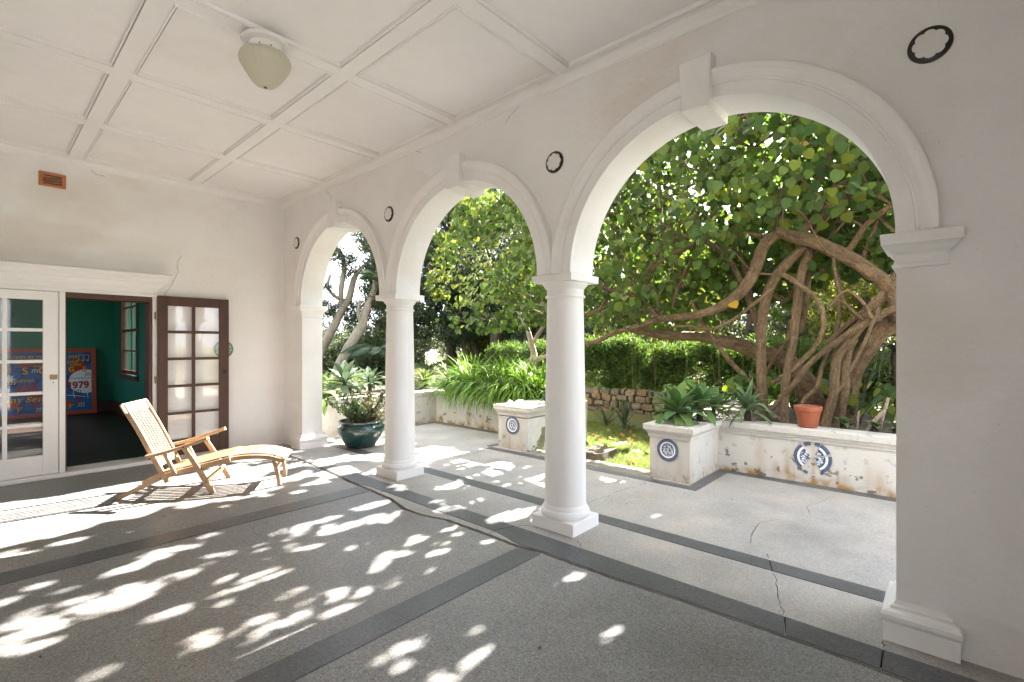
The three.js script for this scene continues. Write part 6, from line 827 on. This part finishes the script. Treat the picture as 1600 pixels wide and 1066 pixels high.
// glazed pot with its shrub
{
  const gl = phys({ color: lin(0.006, 0.036, 0.032), roughness: 0.22, clearcoat: 0.8, clearcoatRoughness: 0.08, bumpMap: scaled(plasterBump, 3, 3), bumpScale: 0.004 });
  const p = thing('glazed_pot', 'round dark teal glazed pot beside the far pier', 'pot', [3.82, 0.001, -6.42]);
  part('body', lathe([[0, 0], [0.19, 0], [0.215, 0.02], [0.265, 0.10], [0.312, 0.18], [0.335, 0.25], [0.332, 0.295], [0.315, 0.325], [0.30, 0.338], [0.308, 0.352], [0.325, 0.362], [0.328, 0.376], [0.315, 0.385], [0.295, 0.378], [0.285, 0.34], [0, 0.33]], 64), gl, p);
  const so = new THREE.CircleGeometry(0.286, 24); so.rotateX(-Math.PI / 2); so.translate(0, 0.345, 0); part('soil', so, soilMat, p);
  const s = thing('potted_shrub', 'small leaved variegated shrub growing in the teal pot', 'shrub', [3.82, 0.34, -6.42]), R = rng(141), st = [], L = [], C = [];
  for (let k = 0; k < 42; k++) { const a = R() * 6.283, r = 0.5 * Math.sqrt(R()), h = 0.2 + 0.34 * R() - 0.22 * r, ex = Math.cos(a) * r + (k > 26 ? 0.22 : -0.03), ez = Math.sin(a) * r; st.push(limb([[ex * 0.25, 0, ez * 0.25, 0.006], [ex * 0.6, h * 0.6, ez * 0.6, 0.005], [ex, h - (k > 34 ? 0.3 : 0), ez, 0.002]], 4, 0, k, 3)); for (let i = 0; i < 44; i++) { const f = 0.3 + 0.7 * R(), q = 0.032 + 0.026 * R(); M4.compose(V(ex * f + (R() - 0.5) * 0.08, h * f + (R() - 0.5) * 0.07 - (k > 34 ? 0.3 * f * f : 0), ez * f + (R() - 0.5) * 0.08), Q.setFromEuler(E.set(R() * 3 - 1.5, R() * 6.283, R() * 2 - 1)), SC.set(q * 1.3, q * 1.5, q)); L.push(M4.clone()); const y = k > 22 ? 1.6 + R() : 0.7 + 0.5 * R(); C.push(new THREE.Color(y * (k > 22 ? 1.5 : 0.9), y, y * (k > 22 ? 1.4 : 0.8))); } }
  part('stems', mergeGeometries(st), darkBark, s); instanced('foliage', oval, leafMat(0.0578, 0.085, 0.0306, 0.35, 0.3), L, s, C);
}
agave('broad leaved plant hanging over the wall left of the teal pot', 3.72, 0.62, -7.45, 9, 1.1, 81, [leafMat(0.102, 0.163, 0.0306, 0.4, 0.3), leafMat(0.136, 0.184, 0.0408, 0.4, 0.3)], [strap(0.42, 0.06, [0.9, -0.9], 9, 1.0, 0.2), strap(0.45, 0.06, [0.4, -1.5], 9, 1.0, 0.2)], 'broad_leaf_plant');
// terracotta pot and cuttings on the right planter
{
  const tc = std({ color: lin(0.28, 0.075, 0.03), roughness: 0.4, bumpMap: scaled(plasterBump, 5, 5), bumpScale: 0.003 });
  const p = thing('terracotta_pot', 'orange terracotta flower pot standing on the planter coping', 'pot', [6.12, 0.591, -1.13]);
  part('body', lathe([[0, 0], [0.088, 0], [0.095, 0.008], [0.122, 0.175], [0.124, 0.18], [0.134, 0.184], [0.139, 0.225], [0.135, 0.232], [0.127, 0.23], [0.115, 0.17], [0, 0.16]], 48), tc, p);
  const so = new THREE.CircleGeometry(0.116, 24); so.rotateX(-Math.PI / 2); so.translate(0, 0.18, 0); part('soil', so, soilMat, p);
  const cutMat = std({ map: scaled(paleT, 6, 6), roughness: 0.85 });
  const R = rng(151); [[6.35, -0.72, 0.02, 0.20, 0.010, 'short thin cutting nearest the terracotta pot'], [6.30, -0.64, 0.16, 0.23, 0.022, 'thick pale leaning cut stem in the planter'], [6.36, -0.53, 0.08, 0.36, 0.016, 'tallest pale cut stem in the planter'], [6.5, -0.42, 0.05, 0.3, 0.011, 'reddish thin cut stem right of the tallest'], [6.32, -0.40, 0.3, 0.16, 0.012, 'low slanting cut stem near the right pier']].forEach(([x, z, lean, h, r, l]) => solo('cut_stem', limb([[x, 0.52, z, r], [x + 0.02, 0.55 + h * 0.5, z + lean * 0.4, r * 0.97], [x + 0.02, 0.58 + h, z + lean, r * 0.92]], 10, 0.03, Math.round(h * 99), 3), cutMat, l, 'stem', 'cut stems in the right planter'));
  const broad = [strap(0.16, 0.04, [1.2, -0.2], 7, 0.7, 0.2), strap(0.15, 0.04, [0.8, -0.8], 7, 0.7, 0.2)], bm = [leafMat(0.051, 0.0952, 0.0204, 0.35, 0.35), leafMat(0.068, 0.122, 0.0272, 0.4, 0.35)];
  [[6.3, -0.83, 'low broad leaved seedling right of the terracotta pot'], [6.28, -0.55, 'low broad leaved seedling among the cut stems'], [6.3, -0.38, 'low broad leaved seedling near the right pier'], [6.32, -0.2, 'low broad leaved seedling behind the right pier']].forEach(([x, z, l], i) => agave(l, x, 0.60, z, 9, 0.95, 60 + i, bm, broad, 'seedling'));
  agave('drooping grey strap leaved plant behind the cut stems', 7.2, 1.38, -0.45, 38, 1.0, 70, [leafMat(0.0816, 0.0884, 0.0612, 0.2, 0.3), leafMat(0.0408, 0.0476, 0.0306, 0.2, 0.3)], [strap(0.6, 0.016, [0.9, -1.3], 10, 0.6, 0.2), strap(0.65, 0.016, [0.4, -1.5], 10, 0.6, 0.2)], 'dracaena').add((() => { const m = new THREE.Mesh(limb([[0, -0.9, 0, 0.03], [0.03, -0.4, 0.02, 0.026], [0, 0, 0, 0.03]], 8, 0.04, 3, 4), darkBark); m.name = 'trunk'; return m; })());
  // broad leaves of low shoots behind the cuttings
  for (const [x, y, z, l] of [[7.0, 0.6, -0.75, 'leafy shoot with round leaves behind the trunk bases'], [7.3, 0.6, -0.2, 'leafy shoot with round leaves near the right pier'], [6.9, 0.6, -1.9, 'leafy shoot with round leaves left of the upright trunks'], [7.6, 0.6, -1.5, 'leafy shoot with round leaves between the upright trunks and the hedge'], [7.5, 0.6, -2.15, 'leafy shoot with round leaves near the lawn corner of the planter'], [6.75, 0.6, -0.25, 'leafy shoot with round leaves above the seedlings'], [7.7, 0.6, -0.8, 'leafy shoot with round leaves behind the leaning trunk']]) {
    const t = thing('leafy_shoot', l, 'plant', [x, y, z]); part('stem', limb([[0, -0.05, 0, 0.008], [0.02, 0.3, 0.02, 0.006], [0, 0.6, 0.05, 0.003]], 5, 0, 3, 3), darkBark, t);
    for (let k = 0; k < 26; k++) { const h = hang(R, V((R() - 0.5) * 0.55, 0.08 + 0.5 * R(), (R() - 0.5) * 0.55), V(-0.3, 0, 0), 0.09 + 0.07 * R()), m = part('leaf', heart, heartMats[k % 4], t); m.position.copy(h.p); m.quaternion.copy(h.q); m.scale.setScalar(h.s); }
  }
}
{ // dry bits of leaf and grit blown onto the floors
  const R = rng(171), L = [], C = []; for (let k = 0; k < 170; k++) { const x = R() < 0.45 ? 3.0 + R() * 2.9 : -0.3 + R() * 3.1, z = -7.2 + R() * 7.3, s = 0.010 + 0.022 * R() * R(); if (Math.hypot(x - 3.285, 0) < 0.25 && COLZ.some(c => Math.abs(z - c) < 0.26)) continue; M4.compose(V(x, 0.006, z), Q.setFromEuler(E.set(-1.57 + (R() - 0.5) * 0.5, 0, R() * 6.283)), SC.set(s, s * 1.3, s)); L.push(M4.clone()); const q = 0.4 + R(); C.push(new THREE.Color(q, q, q)); }
  const o = instanced('leaf_litter', oval, std({ color: lin(0.13, 0.085, 0.05), roughness: 0.95, side: THREE.DoubleSide }), L, scene, C); o.userData = { kind: 'stuff', label: 'dry leaf bits and grit on the porch and terrace floor', category: 'litter' };
}
renderer.render(scene, camera);
